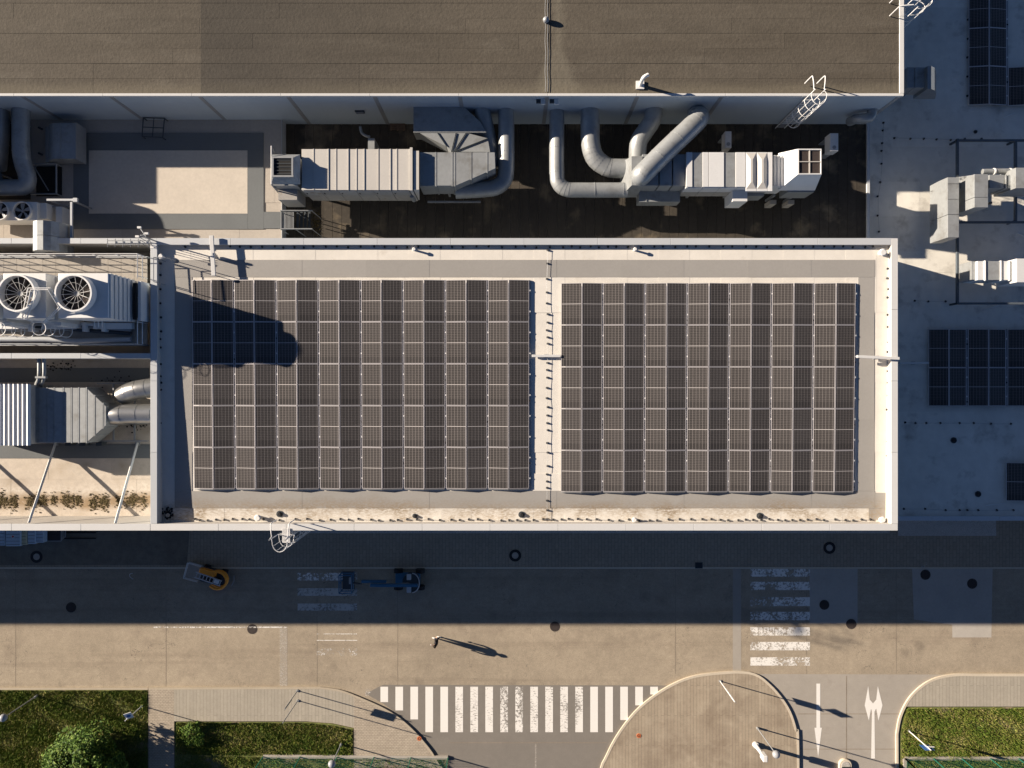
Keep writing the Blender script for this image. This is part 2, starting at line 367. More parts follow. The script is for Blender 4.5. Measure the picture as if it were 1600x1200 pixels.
mats['paint_shade'] = paintmat('road_paint_old', .42, .60, col=(.50,.48,.44), sc=6)
mats['paint_half'] = paintmat('road_paint_half', .46, .55, sc=5, stretch=(1, 3, 1))
mats['paint_ghost'] = paintmat('road_paint_ghost', .60, .72, sc=7)
mats['paint_faint'] = paintmat('road_paint_faint', .35, .9, col=(.50,.46,.40), sc=7)
g = [M('grass_%d' % i, c, .8, n=((2,.2),), spec=.2) for i, c in enumerate([(.085,.14,.018),(.15,.185,.03),(.23,.22,.06),(.32,.27,.12)])]
lf = [M('leaf_%d' % i, c, .6, n=((2,.15),), spec=.15) for i, c in enumerate([(.04,.085,.012),(.08,.145,.02),(.15,.21,.04)])]
for q in lf + g:
    b_ = q.node_tree.nodes['Principled BSDF']
mats['bark'] = M('bark', (.10,.075,.055), .9, n=((5,.3),))
mats['hair'] = M('hair', (.03,.02,.015), .8); mats['skin'] = M('skin', (.50,.32,.23), .6); mats['coat'] = M('dark_clothes', (.02,.018,.022), .9)
mats['bark'].name = 'bark'
m = mats

# ---------------------------------------------------------------- ground, roads
tag(MB().sheet([(-150,-150),(150,-150),(150,150),(-150,150)], -.06).build('ground', m['concrete']), kind='structure')
road = tag(MB().sheet([P(-900,884)[:2], P(2500,884)[:2], P(2500,1500)[:2], P(-900,1500)[:2]], 0).build('road', m['asphalt']), kind='structure')
def psheet(name, pts, z, mat, parent=None):
    o = MB().sheet([P(a, b, z)[:2] for a, b in pts], z).build(name, mat, parent)
    if parent is None: o['kind'] = 'structure'
    return o
def rect(a, b, c, d): return [(a,b),(c,b),(c,d),(a,d)]
# service pavement along the buildings
MBx = MB(); q0 = P(-900, 886, .1); MBx.box(q0.x, P(2500,886,.1).x, q0.y, -6.5, -.05, .1)
sp_ = MBx.build('pavement', M('service_paving', (.33,.28,.215), .9, n=((.3,.08),(3,.1),(14,.12)), bump=.3, extra=brick(1, .5, .22, .45, .5, math.pi/2, .022))); tag(sp_, kind='structure')
k = MB()
k.box(q0.x, P(2500,886).x, q0.y-.12, q0.y-.003, -.05, .115); k.build('kerb', m['kerb'], sp_)
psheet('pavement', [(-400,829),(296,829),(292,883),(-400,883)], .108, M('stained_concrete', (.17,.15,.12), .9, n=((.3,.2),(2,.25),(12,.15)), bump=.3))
tag(MB().box(P(1403,836,.1).x, P(1556,836,.1).x, P(0,837,.1).y, -7.3, .06, .135).build('gravel_strip', m['gravel']), kind='stuff')
tag(MB().box(P(470,836,.1).x, P(1390,836,.1).x, P(0,833,.1).y, -7.3, .06, .13).build('gravel_strip', m['gravel']), kind='stuff')
psheet('road_patch', rect(1265,889,1340,974), .004, m['patch'], road)
psheet('road_patch', [(1425,888),(1551,888),(1549,996),(1488,996),(1488,976),(1428,968)], .004, m['patch'], road)
psheet('road_patch', rect(1145,889,1158,1052), .004, m['slab'], road)
# side roads
ent = psheet('side_road', [(571,1084),(598,1070),(1062,1071),(1030,1095),(985,1130),(950,1180),(935,1230),(935,1500),(712,1500),(705,1240),(680,1180),(640,1130),(600,1100)], .005, m['asphalt_grey'])
lane = psheet('side_road', [(1172,1053),(1492,1054),(1440,1080),(1410,1120),(1404,1200),(1404,1500),(1247,1500),(1247,1160),(1235,1110),(1205,1072)], .005, m['slab'])
for a, b_, c_, d_ in ((1322,1056,1323.2,1200),(1247,1115,1404,1116),(1250,1170,1404,1171)):
    psheet('joint', rect(a,b_,c_,d_), .010, m['seam'], lane)
psheet('joint', rect(702,1160,948,1161.0), .010, m['seam'], ent)
for x in (24, 259, 495, 621, 1055, 1260, 1400): psheet('tar_seam', rect(x, 888, x+.7, 1053 if x>900 else 1073), .0045, m['seam'], road)
for x, w in ((835, 2.0),):
    psheet('lane_line', rect(836,1162,838.3,1300), .010, m['paint_faint'], ent)
for i in range(20):
    x = 571 + 23.42 * i
    bot = {0:1087,1:1097,2:1110,3:1124,17:1125,18:1102,19:1085}.get(i, 1144)
    top = 1073 + (3 if i == 0 else 0)
    mt = m['paint_ghost'] if i == 0 else (m['paint_worn'] if i in (9,10) else m['paint_half'] if i in (6,7,8,11,12,13,14) else m['paint'])
    psheet('crossing_stripe', rect(x, top, x+12, bot), .011, mt, ent)
for y0, y1 in ((888,901),(909,922),(933,947),(956,969),(980,993),(1003,1016),(1027,1040)):
    psheet('crossing_stripe', rect(1172.5,y0,1265.5,y1), .009, m['paint_worn'], road)
for y0, y1, mt in ((895,907,'paint_worn'),(919,931,'paint_shade'),(943,954,'paint_shade'),(990,991,'paint_worn'),(1000,1001,'paint_half'),(1013,1024,'paint_ghost')):
    psheet('crossing_stripe', rect(465 if y0<980 else 495,y0,558,y1), .009, m[mt], road)
psheet('bay_line', rect(240,979,449,981), .009, m['paint_worn'], road)
psheet('bay_line', rect(437,981.2,449,1072), .009, m['paint_faint'], road)
o = MB().sheet([P(*q)[:2] for q in ((1275.5,1068),(1281.5,1068),(1281.5,1137),(1284,1137),(1278.3,1183),(1272.5,1137),(1275.5,1137))], .011).build('road_arrow', m['paint'], lane)
fork = [(1361,1185),(1367,1185),(1366.3,1112),(1369,1107),(1370,1112),(1372.5,1126),(1378.8,1102),(1371.5,1072),(1369,1093),(1364,1099),(1359,1093),(1356.5,1072),(1351,1102),(1357.5,1126),(1360,1112),(1361,1107),(1362.3,1112)]
MB().sheet([P(*q)[:2] for q in fork], .011).build('road_arrow', m['paint'], lane)
# kerbs and raised pavements (0.11 m)
def raised(name, kerbs, poly, mat, w=.15, z=.11, km='kerb'):
    o = MB().prism([P(a,b,z)[:2] for a,b in poly], -.05, z).build(name, mat); tag(o, kind='structure')
    for kp in kerbs:
        kb = MB(); strip(kb, smooth_path([P(a,b,z) for a,b in kp], 5) if len(kp)>2 else [P(a,b,z) for a,b in kp], w, -.05, z+.012); kb.build('kerb', m[km], o)
    return o
def sm2(pts, k=5): return [(v.x, v.y) for v in smooth_path([Vector((a,b,0)) for a,b in pts], k)]
L1 = [(500,1075),(530,1079),(560,1090),(600,1108),(630,1128),(660,1158),(682,1190),(697,1240),(702,1500)]
raised('pavement', [[(553,1087.5)]+[(560,1090),(600,1108),(630,1128),(660,1158),(682,1190),(697,1240),(702,1500)]], sm2([(553,1087.5),(560,1090),(600,1108),(630,1128),(660,1158),(682,1190),(697,1240),(702,1500)])+[(553,1500)], m['paver_h'], km='kerb_dull', w=.12)
raised('pavement', [[(272,1076),(500,1075)],[(500,1075),(530,1079),(553,1087)]], [(272,1076)]+sm2([(500,1075),(530,1079),(553,1087)])+[(553,1137),(520,1130),(480,1127),(272,1127)], m['paver_row'], km='kerb_dull', w=.12)
raised('pavement', [[(232,1076),(272,1076)]], [(232,1076),(272,1076),(272,1500),(232,1500)], m['paver_h'], km='kerb_dull', w=.12)
ISL = [(935,1500),(936,1240),(950,1178),(985,1122),(1025,1086),(1070,1062),(1115,1053),(1172,1052),(1203,1071),(1230,1105),(1243,1140),(1247,1175),(1248,1500)]
raised('traffic_island', [ISL], sm2(ISL), m['paver_island'])
RC = [(1404,1500),(1402,1190),(1403,1140),(1412,1108),(1430,1082),(1457,1063),(1492,1055),(1530,1055)]
raised('pavement', [RC, [(1530,1055),(2400,1055)]], sm2(RC[3:])+[(2400,1055),(2400,1104),(1415,1104)], m['paver_row'])
def lawn(poly, z=.06, mat='turf'):
    o = MB().prism([P(a,b,z)[:2] for a,b in poly], -.05, z).build('lawn_soil', m[mat]); tag(o, kind='structure'); return o
lawn([(-900,1078),(231,1078),(231,1500),(-900,1500)])
MB().box(P(-900,1076,.1).x, P(231,1076,.1).x, P(0,1078,.1).y, P(0,1075,.1).y, -.05, .1).build('kerb', m['kerb_dull'], sp_)
lawn([(273,1128),(480,1128.5),(520,1131),(552,1138),(552,1500),(273,1500)])
lawn([(1406,1200),(1407,1140),(1414,1105),(2400,1105),(2400,1500),(1406,1500)])
# grass tufts
def tufts(name, poly, n, dens_fn=None, hmax=.20):
    xs = [p[0] for p in poly]; ys = [p[1] for p in poly]
    pts = []
    q = np.array(poly, float)
    x = rng.uniform(min(xs), max(xs), n); y = rng.uniform(min(ys), max(ys), n)
    inside = np.zeros(n, bool); j = len(q)-1
    for i in range(len(q)):
        c = ((q[i,1] > y) != (q[j,1] > y)) & (x < (q[j,0]-q[i,0])*(y-q[i,1])/(q[j,1]-q[i,1]+1e-9)+q[i,0]); inside ^= c; j = i
    x, y = x[inside], y[inside]
    kk = (H-.06)/FP; X = (x-800)*kk; Y = (600-y)*kk; n = len(X)
    bare = np.sin(X*1.3+2*np.sin(Y*.9+1))*np.sin(Y*1.9+np.sin(X*.7)*2) + rng.normal(0,.25,len(X)); pat = np.sin(X*2.1+np.sin(Y*1.7)*2)+np.sin(Y*2.9+X*.8)+rng.normal(0,.7,n)
    keep = (pat > -1.9) & (bare < .86); X, Y, pat = X[keep], Y[keep], pat[keep]; n = len(X)
    a = rng.uniform(0, 2*np.pi, n); h = rng.uniform(.05, hmax, n)*(1+.25*pat.clip(-1,1)); w = rng.uniform(.012,.03,n); ln = rng.uniform(.3,1.1,n)*h; la = rng.uniform(0,2*np.pi,n)
    v = np.zeros((n,3,3))
    v[:,0] = np.stack([X-np.cos(a)*w, Y-np.sin(a)*w, np.full(n,.055)],1)
    v[:,1] = np.stack([X+np.cos(a)*w, Y+np.sin(a)*w, np.full(n,.055)],1)
    v[:,2] = np.stack([X+np.cos(la)*ln, Y+np.sin(la)*ln, .055+h],1)
    me = bpy.data.meshes.new(name); me.vertices.add(3*n); me.vertices.foreach_set('co', v.reshape(-1))
    me.loops.add(3*n); me.loops.foreach_set('vertex_index', np.arange(3*n)); me.polygons.add(n); me.polygons.foreach_set('loop_start', np.arange(n)*3)
    for q_ in g: me.materials.append(q_)
    mi = (1.1 - .45*pat + rng.normal(0,.9,n)).round().clip(0,3).astype(int)
    me.polygons.foreach_set('material_index', mi); me.update(); me.validate()
    tag(link_mesh(name, me), kind='stuff')
tufts('grass', [(-60,1079),(230,1079),(230,1240),(-60,1240)], 95000)
tufts('grass', [(276,1129),(480,1130),(520,1134),(550,1141),(550,1179),(276,1179)], 30000)
tufts('grass', [(276,1181),(540,1184),(700,1184),(700,1250),(276,1250)], 22000)
tufts('grass', [(1408,1200),(1409,1140),(1416,1107),(1700,1107),(1700,1240),(1408,1240)], 62000)

# ---------------------------------------------------------------- roof sheet layer
def sheets(parent, x0, x1, y0, y1, wx, wy, zf, mat, name='roofing_sheet', stagger=0, th=.012, along='y'):
    """lapped sheets: rows in y of height wy, pieces of length wx"""
    r = 0; y = y0
    while y < y1 - .02:
        ya, yb = y, min(y+wy, y1); x = x0 - (stagger * ((r*37) % 5) / 5 * wx if stagger else 0); cidx = 0
        while x < x1 - .02:
            xa, xb = max(x, x0), min(x+wx, x1)
            if xb - xa > .05:
                dz = .004 * ((r + cidx) % 2) + .006*(r % 2)
                mb = MB(); mb.add([(xa,ya,zf(ya)-.02),(xb,ya,zf(ya)-.02),(xb,yb,zf(yb)-.02),(xa,yb,zf(yb)-.02),(xa,ya,zf(ya)+th+dz),(xb,ya,zf(ya)+th+dz),(xb,yb,zf(yb)+th*.4+dz),(xa,yb,zf(yb)+th*.4+dz)],
                       [(0,3,2,1),(4,5,6,7),(0,1,5,4),(1,2,6,5),(2,3,7,6),(3,0,4,7)])
                mb.build(name, mat, parent)
            x += wx; cidx += 1
        y += wy; r += 1
def coping(parent, a, b, w, z, mat, seg=3.6, t=.05, name='coping', skip=0):
    a, b = Vector(a), Vector(b); L = (b-a).length; n = max(1, round(L/seg)); d = (b-a)/L; nn = Vector((-d.y, d.x))
    for i in range(n):
        p = a + d*(L*i/n + .006); q = a + d*(L*(i+1)/n - .006)
        MB().prism([p+nn*w/2, q+nn*w/2, q-nn*w/2, p-nn*w/2], z-t, z).build(name, mat, parent, bevel=.008)

# main building
XW, XE = P(235,0,ZP).x, P(1403,0,ZP).x
YN, YS = P(0,372,ZP).y, P(0,829,ZP).y
CW = .34
main = thing('factory_building', 'long flat-roofed building carrying both big solar arrays, white metal coping round its roof', 'building', (0,0,0))
for (a,b,c,d) in ((XW+.02,XE-.02,YS+.02,YS+CW-.03),(XW+.02,XE-.02,YN-CW+.03,YN-.02),(XW+.02,XW+CW-.03,YS+CW-.027,YN-CW+.027),(XE-CW+.03,XE-.02,YS+CW-.027,YN-CW+.027)):
    MB().box(a,b,c,d,0,ZP-.055).build('wall', m['cladding'], main)
# upstands lining the inner faces of the parapet
for (a,b,c,d) in ((XW+CW-.03,XE-CW+.03,YS+CW-.028,YS+CW-.01),(XW+CW-.03,XE-CW+.03,YN-CW+.01,YN-CW+.028)):
    MB().box(a,b,c,d,ZS-.1,ZP-.06).build('upstand', m['upstand'], main)
for a in (XW+CW-.028, XE-CW+.01):
    MB().box(a,a+.018,YS+CW-.008,YN-CW+.008,ZS-.1,ZP-.06).build('upstand', m['upstand'], main)
coping(main, (XW+CW,YN-CW/2), (XE-CW,YN-CW/2), CW, ZP, m['coping'])
coping(main, (XW,YS+CW/2), (XE,YS+CW/2), CW, ZP, m['coping_white'])
coping(main, (XW+CW/2,YS+CW+.004), (XW+CW/2,YN-.004), CW, ZP, m['coping'])
coping(main, (XE-CW/2,YS+CW+.004), (XE-CW/2,YN-.004), CW, ZP, m['coping_white'])
MB().prism([(XW+.3,YS+.3),(XE-.3,YS+.3),(XE-.3,YN-.3),(XW+.3,YN-.3)], -.5, -.03, zr).build('roof_deck', m['concrete'], main)
sheets(main, XW+CW-.01, XE-CW+.01, YS+CW-.01, YN-CW+.01, 1.6, 3.6, zr, m['membrane'])
def rstrip(a,b,c,d,mat='walkway', seg=3.2, dz=.03, horiz=True):
    n = max(1, round((abs(c-a) if horiz else abs(d-b))/(seg*30.3)))
    for i in range(n):
        e = i/n; f_ = (i+1)/n
        if horiz: qq = [(a+(c-a)*e,b),(a+(c-a)*f_,b),(a+(c-a)*f_,d),(a+(c-a)*e,d)]
        else: qq = [(a,b+(d-b)*e),(c,b+(d-b)*e),(c,b+(d-b)*f_),(a,b+(d-b)*f_)]
        mb = MB(); mb.prism([R(x,y,dz)[:2] for x,y in qq], dz-.02, dz+.004*(i%2), zr); mb.build('walkway_mat', m[mat], main)
rstrip(273,406,1367,433)
rstrip(273,433.3,300,767, horiz=False)
rstrip(1341,433.3,1366,767, horiz=False)
rstrip(273,767.3,1367,794)
rstrip(1367.3,770,1386,794)
rstrip(1357,794.3,1386,812)
rstrip(830,740,877,767,'membrane')

# metal cladding on the yard side of the main building
mats['bright_cladding'] = M('bright_cladding', (.52,.53,.53), .38, metal=.5, n=((.6,.03),), bump=.0)
xx = XW + .1; kk_ = 0
while xx < XE - 1.0:
    w_ = 1.0 if kk_ % 4 in (0, 1) else .92
    shiny_ = kk_ % 4 == 0; yw_ = .035 if kk_ % 4 == 0 else .015
    MB().add([(xx,YN-.015,7.4),(xx+w_,YN-.015,7.4),(xx+w_,YN-.015,ZP-.06),(xx,YN-.015,ZP-.06),(xx,YN+.006,7.4),(xx+w_,YN+.006-(0 if not shiny_ else 0),7.4),(xx+w_,YN+.006,ZP-.06),(xx,YN+.006,ZP-.06)],
        [(0,3,2,1),(4,5,6,7),(0,1,5,4),(1,2,6,5),(2,3,7,6),(3,0,4,7)]).build('cladding_panel', mats['bright_cladding'] if shiny_ else m['cladding'], main)
    xx += w_ + .012; kk_ += 1

# north hall
nh = thing('industrial_hall', 'tall hall with a brown felted roof and white eaves edge, behind the ducts', 'building', (0,0,0))
ZNH = 12.7; YH = 14.29; XH = 19.43; XL = -60
MB().box(XL, XH-.12, YH+.12, 45, 0, ZNH-.14).build('wall', m['cladding'], nh)
xs = [P(a,0,ZNH).x for a in (-110,30,169,309,448,584,718,855,997,1130,1265)] + [XH-.1]
xs = [XL] + xs
for i in range(len(xs)-1):
    MB().box(xs[i]+.035, xs[i+1]-.035, YH+.06, YH+.118, ZE-.2, ZNH-.16).build('cladding_panel', m['cladding'], nh)
    MB().box(xs[i+1]-.10, xs[i+1]+.10, YH+.04, YH+.058, ZE-.2, ZNH-.16).build('joint_strip', m['steel'], nh)
y = YH+.25
for i in range(8):
    MB().box(XH-.118, XH-.07, y, y+4.2, ZE-.2, ZNH-.16).build('cladding_panel', m['cladding'], nh); y += 4.26
coping(nh, (XL,YH+.06), (XH,YH+.06), .13, ZNH+.015, m['coping_white'], seg=4.3, t=.16)
coping(nh, (XH-.10,YH+.127), (XH-.10,45), .22, ZNH+.015, m['coping_white'], seg=3.6, t=.16)
MB().box(XL, XH-.2, YH+.12, 45, ZNH-.3, ZNH-.05).build('roof_deck', m['concrete'], nh)
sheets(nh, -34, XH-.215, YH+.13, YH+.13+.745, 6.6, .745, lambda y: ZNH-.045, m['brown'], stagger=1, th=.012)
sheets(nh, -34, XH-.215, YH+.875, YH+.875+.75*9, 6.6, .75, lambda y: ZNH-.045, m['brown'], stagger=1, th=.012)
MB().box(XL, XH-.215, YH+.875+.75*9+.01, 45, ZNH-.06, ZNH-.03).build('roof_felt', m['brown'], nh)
for dx in (0, .12):
    MB().tube([(P(852,0,ZNH).x+dx+.02*math.sin(i*2.1), YH+.2+i*.5, ZNH+.02) for i in range(13)], .012, 5).build('conductor_wire', m['steel'], nh)

# yard roof between the hall and the main building
yd = thing('lower_annex', 'lower annex roof with a grey-framed pale rectangle beside black ducts yard', 'building', (0,0,0))
X0, X1 = -60, P(1363,0,ZT).x
xp = P(440,0,ZT).x
MB().box(X0, xp, YN+.01, YH+.10, 0, ZT-.04).build('wall', m['concrete'], yd)
MB().box(xp+.002, X1, YN+.01, YH+.10, 0, ZPIT-.06).build('wall', m['concrete'], yd)
sheets(yd, -34, xp, YN+.01, YH+.1, 3.2, 2.4, lambda y: ZT-.03, m['membrane_yard'], stagger=1, th=.012)
def yrect(a,b,c,d,mat,dz=.022):
    p, q = P(a,b,ZT), P(c,d,ZT); MB().box(p.x,q.x,q.y,p.y,ZT-.03,ZT+dz).build('walkway_mat', m[mat], yd)
yrect(139.2,235.2,386.8,333.8,'membrane_pale'); yrect(115,208,412,235,'grey_yard'); yrect(115,235.2,139,358,'grey_yard'); yrect(387,235.2,412,358,'grey_yard'); yrect(139.2,334,386.8,358,'grey_yard'); yrect(412.2,331,439,357,'grey_yard')
x = xp
pitch = (X1 - xp) / 62
for i in range(62):
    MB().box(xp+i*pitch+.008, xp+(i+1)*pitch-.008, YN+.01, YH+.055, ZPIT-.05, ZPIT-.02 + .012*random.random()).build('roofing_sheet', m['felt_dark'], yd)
MB().box(X1+.002, X1+.15, YN+.002, YH+.05, 0, ZPIT+.10).build('divider_upstand', m['coping'], yd)
MB().box(xp+.002, xp+.03, YN+.01, YH+.055, ZPIT, ZT+.03).build('roof_edge', m['coping'], yd)

# east low building
eb = thing('low_wing', 'low flat-roofed wing in blue shade with black solar panels and steel pipe frames', 'building', (0,0,0))
EX0, EX1, EY0, EY1 = X1+.152, 60, -7.60, 40
MB().box(XE+.001, EX1, EY0+.02, YN, 0, ZE-.04).build('wall', m['concrete'], eb)
MB().box(EX0, EX1, YN+.0, EY1, 0, ZE-.045).build('wall', m['concrete'], eb)
sheets(eb, EX0, 32, YN+.002, 22, 5.2, 1.95, lambda y: ZE-.03, m['membrane_east'], stagger=1, th=.012)
sheets(eb, XE+.002, 32, EY0+.2, YN, 5.2, 1.95, lambda y: ZE-.03, m['membrane_east'], stagger=1, th=.012)
coping(eb, (XE+.01,EY0+.1), (46,EY0+.1), .24, ZE+.16, m['coping'], t=.2)
MB().box(32, EX1, EY0+.3, EY1, ZE-.06, ZE-.02).build('roof_membrane', m['membrane_east'], eb)

# west building
wb = thing('west_annex', 'walled annex with braced high parapet holding the big chillers and silver duct unit', 'building', (0,0,0))
MB().box(-80, XW, YS+.01, YN, 0, ZW-.04).build('wall', m['concrete'], wb)
sheets(wb, -34, XW, YS+.3, YN-.3, 3.4, 2.0, lambda y: ZW-.03, M('membrane_west', (.50,.44,.37), .8, n=((.5,.10),(4,.12),(25,.1)), rnd=.05, bump=.2, stain=((.32,.26,.19), 1.0, .52, .8), extra=ex_west), stagger=1)
MB().box(-80, XW-.002, YS+.02, YS+CW-.03, ZW-.04, ZP-.055).build('parapet_wall', m['upstand'], wb)
MB().box(-80, XW-.002, YN-CW+.08, YN-.02, ZW-.04, ZP-.055).build('parapet_wall', m['upstand'], wb)
ym = P(0,556,ZP).y
MB().box(-80, XW-.002, ym-.12, ym+.12, ZW-.04, ZP-.055).build('parapet_wall', m['upstand'], wb)
coping(wb, (-75,YS+CW/2), (XW-.004,YS+CW/2), CW, ZP, m['coping_white'])
coping(wb, (-75,YN-CW/2+.03), (XW-.004,YN-CW/2+.03), CW-.06, ZP, m['coping'])
coping(wb, (-75,ym), (XW-.004,ym), .27, ZP, m['coping'])
p, q = P(-300,575,ZW), P(233,597,ZW); MB().box(p.x,q.x,q.y,p.y,ZW-.03,ZW+.012).build('walkway_mat', m['grey_yard'], wb)
p, q = P(-300,694,ZW), P(234,716,ZW); MB().box(p.x,q.x,q.y,p.y,ZW-.03,ZW+.012).build('walkway_mat', m['grey_yard'], wb)

# unseen block and drum outside the frame, added and shaped to shade the yard
blk_ = thing('shade_block', 'unseen low block at the yard end, added to shade the ducts', 'building', (-30, 13, ZT))
MB().box(-36, -27.6, 12.2, 14.2, ZT-.02, 12.3).build('wall', m['concrete'], blk_); MB().box(-36.1, -27.5, 12.1, 14.2, 12.31, 12.4).build('roof', m['coping'], blk_)
drum_t = thing('shade_drum', 'unseen round grey drum added to shade the yard, fed by the offset duct', 'shade drum', (-28.1, 10.4, ZT))
MB().tube([(-28.1,10.6,9.6),(-28.1,10.6,10.3),(-28.1,10.6,12.3)],[.6,1.25,1.25],28).build('drum', m['galv'], drum_t, smooth=True)
for a_ in (.5,2.1,3.7,5.2): MB().bar((-28.1+1.1*math.cos(a_),10.6+1.1*math.sin(a_),ZT),(-28.1+1.1*math.cos(a_),10.6+1.1*math.sin(a_),10.6),.05).build('leg', m['steel'], drum_t)

# ---------------------------------------------------------------- solar panels
ML, MW = 2.128, 1.04
def ring4(mb, w, l, t, z0, z1):
    mb.box(-w/2, w/2, -l/2, -l/2+t, z0, z1); mb.box(-w/2, w/2, l/2-t, l/2, z0, z1)
    mb.box(-w/2, -w/2+t, -l/2+t, l/2-t, z0, z1); mb.box(w/2-t, w/2, -l/2+t, l/2-t, z0, z1)
me_frame = ring4_mb = MB(); ring4(ring4_mb, MW, ML, .021, 0, .038); me_frame = ring4_mb.mesh('frame', m['frame_alu'])
me_glass = MB().box(-MW/2+.022, MW/2-.022, -ML/2+.022, ML/2-.022, .006, .030).mesh('cell_field', m['cells'])
TILT = math.radians(8.0)
ORD = ['first','second','third','fourth','fifth','sixth','seventh','eighth','ninth','tenth','eleventh','twelfth','thirteenth','fourteenth','fifteenth','sixteenth']
def panel(x, y, z, side, label, group, slope=SLOPE):
    t = thing('solar_panel', label, 'solar panel', (x, y, z), group)
    t.rotation_euler = Matrix.Rotation(slope, 3, 'X').__matmul__(Matrix.Rotation(-TILT*side, 3, 'Y')).to_euler()
    link_mesh('frame', me_frame, t); link_mesh('cell_field', me_glass, t)
    return t
cw = MW*math.cos(TILT); rise = MW*math.sin(TILT)
def array(x0, y1, pairs, rows, pp, rp, zf, lab, group, slope, cols=None, ends=True, base=.10):
    for p in range(pairs):
        cx = x0 + p*pp + cw + .012
        for r in range(rows):
            yc = y1 - (r+.5)*rp
            for s in (1, -1):
                if cols and (2*p + (0 if s == 1 else 1)) >= cols: continue
                c = 2*p + (0 if s == 1 else 1)
                lb = lab(r, c, s)
                # side=1: panel left of the ridge, rising towards it
                panel(cx - s*(cw/2+.012), yc, zf(yc)+base+rise/2, s, lb, group, slope)
        # bearing rails in the valley, with clamps
        vx = x0 + (p+1)*pp - (pp-2*cw-.024)/2
        rl = thing('mounting_rail', 'aluminium clamp rail after the %s ridge of %s' % (ORD[p], lab(None,None,None)), 'rail', (vx, 0, 0), 'mounting rails of ' + group)
        w = (pp-2*cw-.024)/2 - .004
        ya, yb = y1, y1-rows*rp
        mb = MB(); mb.add([(-w,yb,zf(yb)+.03),(w,yb,zf(yb)+.03),(w,ya,zf(ya)+.03),(-w,ya,zf(ya)+.03),(-w,yb,zf(yb)+.09),(w,yb,zf(yb)+.09),(w,ya,zf(ya)+.09),(-w,ya,zf(ya)+.09)],
            [(0,3,2,1),(4,5,6,7),(0,1,5,4),(1,2,6,5),(2,3,7,6),(3,0,4,7)]); mb.build('rail_bar', m['steel'], rl, local=True)
        for i in range(rows*2):
            yy = y1-(i+.5)*rp/2
            MB().cyl(0, yy, zf(yy)+.09, zf(yy)+.125, .045, 8).build('clamp', m['white'], rl, local=True)
            if (i + p) % 3 == 0: MB().box(-w, w, yy-.34, yy-.26, zf(yy)+.09, zf(yy)+.11).build('cable_cover', m['black'], rl, local=True)
def labA(r, c, s):
    if r is None: return 'the eight-ridge array'
    sh = 'shaded' if (r in (1,2) and c <= 3) else 'half shaded' if (r in (1,2) and c == 4) else 'dark brown'
    return '%s solar panel, %s row down, %s column of the eight-ridge array' % (sh, ORD[r], ORD[c])
def labB(r, c, s):
    if r is None: return 'the seven-ridge array'
    return '%s solar panel, %s row down, %s column of the seven-ridge array' % ('sun-facing' if s == 1 else 'darker', ORD[r], ORD[c])
array(-16.38, 5.33, 8, 5, 2.166, 2.145, zr, labA, 'panels of the eight-ridge solar array', SLOPE)
array(2.53, 5.17, 7, 5, 2.163, 2.145, zr, labB, 'panels of the seven-ridge solar array', SLOPE)
zE = lambda y: ZE
def LE(nm):
    return lambda r, c, s: ('the %s' % nm) if r is None else 'black panel, %s row down, %s column of the %s' % (ORD[r], ORD[c], nm)
S_E = FP/(H-ZE-.25)
array((1453-800)/S_E, (600-514)/S_E, 3, 2, 62/S_E, 60.3/S_E, zE, LE('two-row array beside the coping'), 'panels of the two-row shaded array', 0)
array((1516-800)/S_E, (600+77)/S_E, 1, 4, 62/S_E, 60/S_E, zE, LE('long array reaching the photo edge'), 'panels of the long shaded array', 0)
array((1578-800)/S_E, (600-104)/S_E, 1, 1, 62/S_E, 60/S_E, zE, LE('small pair next to the long array'), 'panels of the short shaded pair', 0)
array((1574.5-800)/S_E, (600-723)/S_E, 1, 1, 62/S_E, 60/S_E, zE, LE('lone pair near the low coping'), 'panels of the lone shaded pair', 0)
# solar closing strips: low trestles under the south ends
for nm, x0, pr in (('eight-ridge', -16.38, 8), ('seven-ridge', 2.53, 7)):
    yy = (5.33 if pr == 8 else 5.17) - 5*2.145
    for p in range(pr):
        cx = x0 + p*2.165 + cw + .012; z = zr(yy)+.02
        t = thing('end_trestle', 'low grey support closing the %s ridge end of the %s array' % (ORD[p], nm), 'support', (cx, yy-.03, z), 'ridge end supports')
        MB().add([(-cw,-.02,0),(cw,-.02,0),(cw,-.02,.1),(0,-.02,.1+rise),(-cw,-.02,.1),(-cw,.0,0),(cw,.0,0),(cw,.0,.1),(0,.0,.1+rise),(-cw,.0,.1)],
            [(0,1,2,3,4),(9,8,7,6,5),(0,5,6,1),(1,6,7,2),(2,7,8,3),(3,8,9,4),(4,9,5,0)]).build('end_plate', m['steel'], t, local=True)

# ---------------------------------------------------------------- cable trays
def tray(label, a, b, w, z, h=.10, legs=2):
    t = thing('cable_tray', label, 'cable tray', ((a.x+b.x)/2, (a.y+b.y)/2, z-.4), 'pale cable trays')
    d = (b-a); d.z = 0; L = d.length; d.normalize(); n = Vector((-d.y, d.x, 0))
    k = max(1, round(L/1.6))
    for i in range(k):
        p = a + (b-a)*(i/k) + d*.004; q = a + (b-a)*((i+1)/k) - d*.004
        MB().prism([(p+n*w/2)[:2], (q+n*w/2)[:2], (q-n*w/2)[:2], (p-n*w/2)[:2]], z-h, z).build('cover', m['coping_white'], t, bevel=.01)
        c = (p+q)/2
        MB().box(c.x-.09, c.x+.09, c.y-.09, c.y+.09, z-h-(.35 if z > 11.8 else .1), z-h-.004).build('foot', m['steel'], t)
tray('white cable tray stepping over the coping down to the first solar column', P(330.5,368,11.9), P(334,431,11.9), .20, 11.95)
tray('short pale cable tray bridging the gap between the two solar arrays', R(831,556,.22), R(876,556,.22), .13, zr(1.45)+.22)
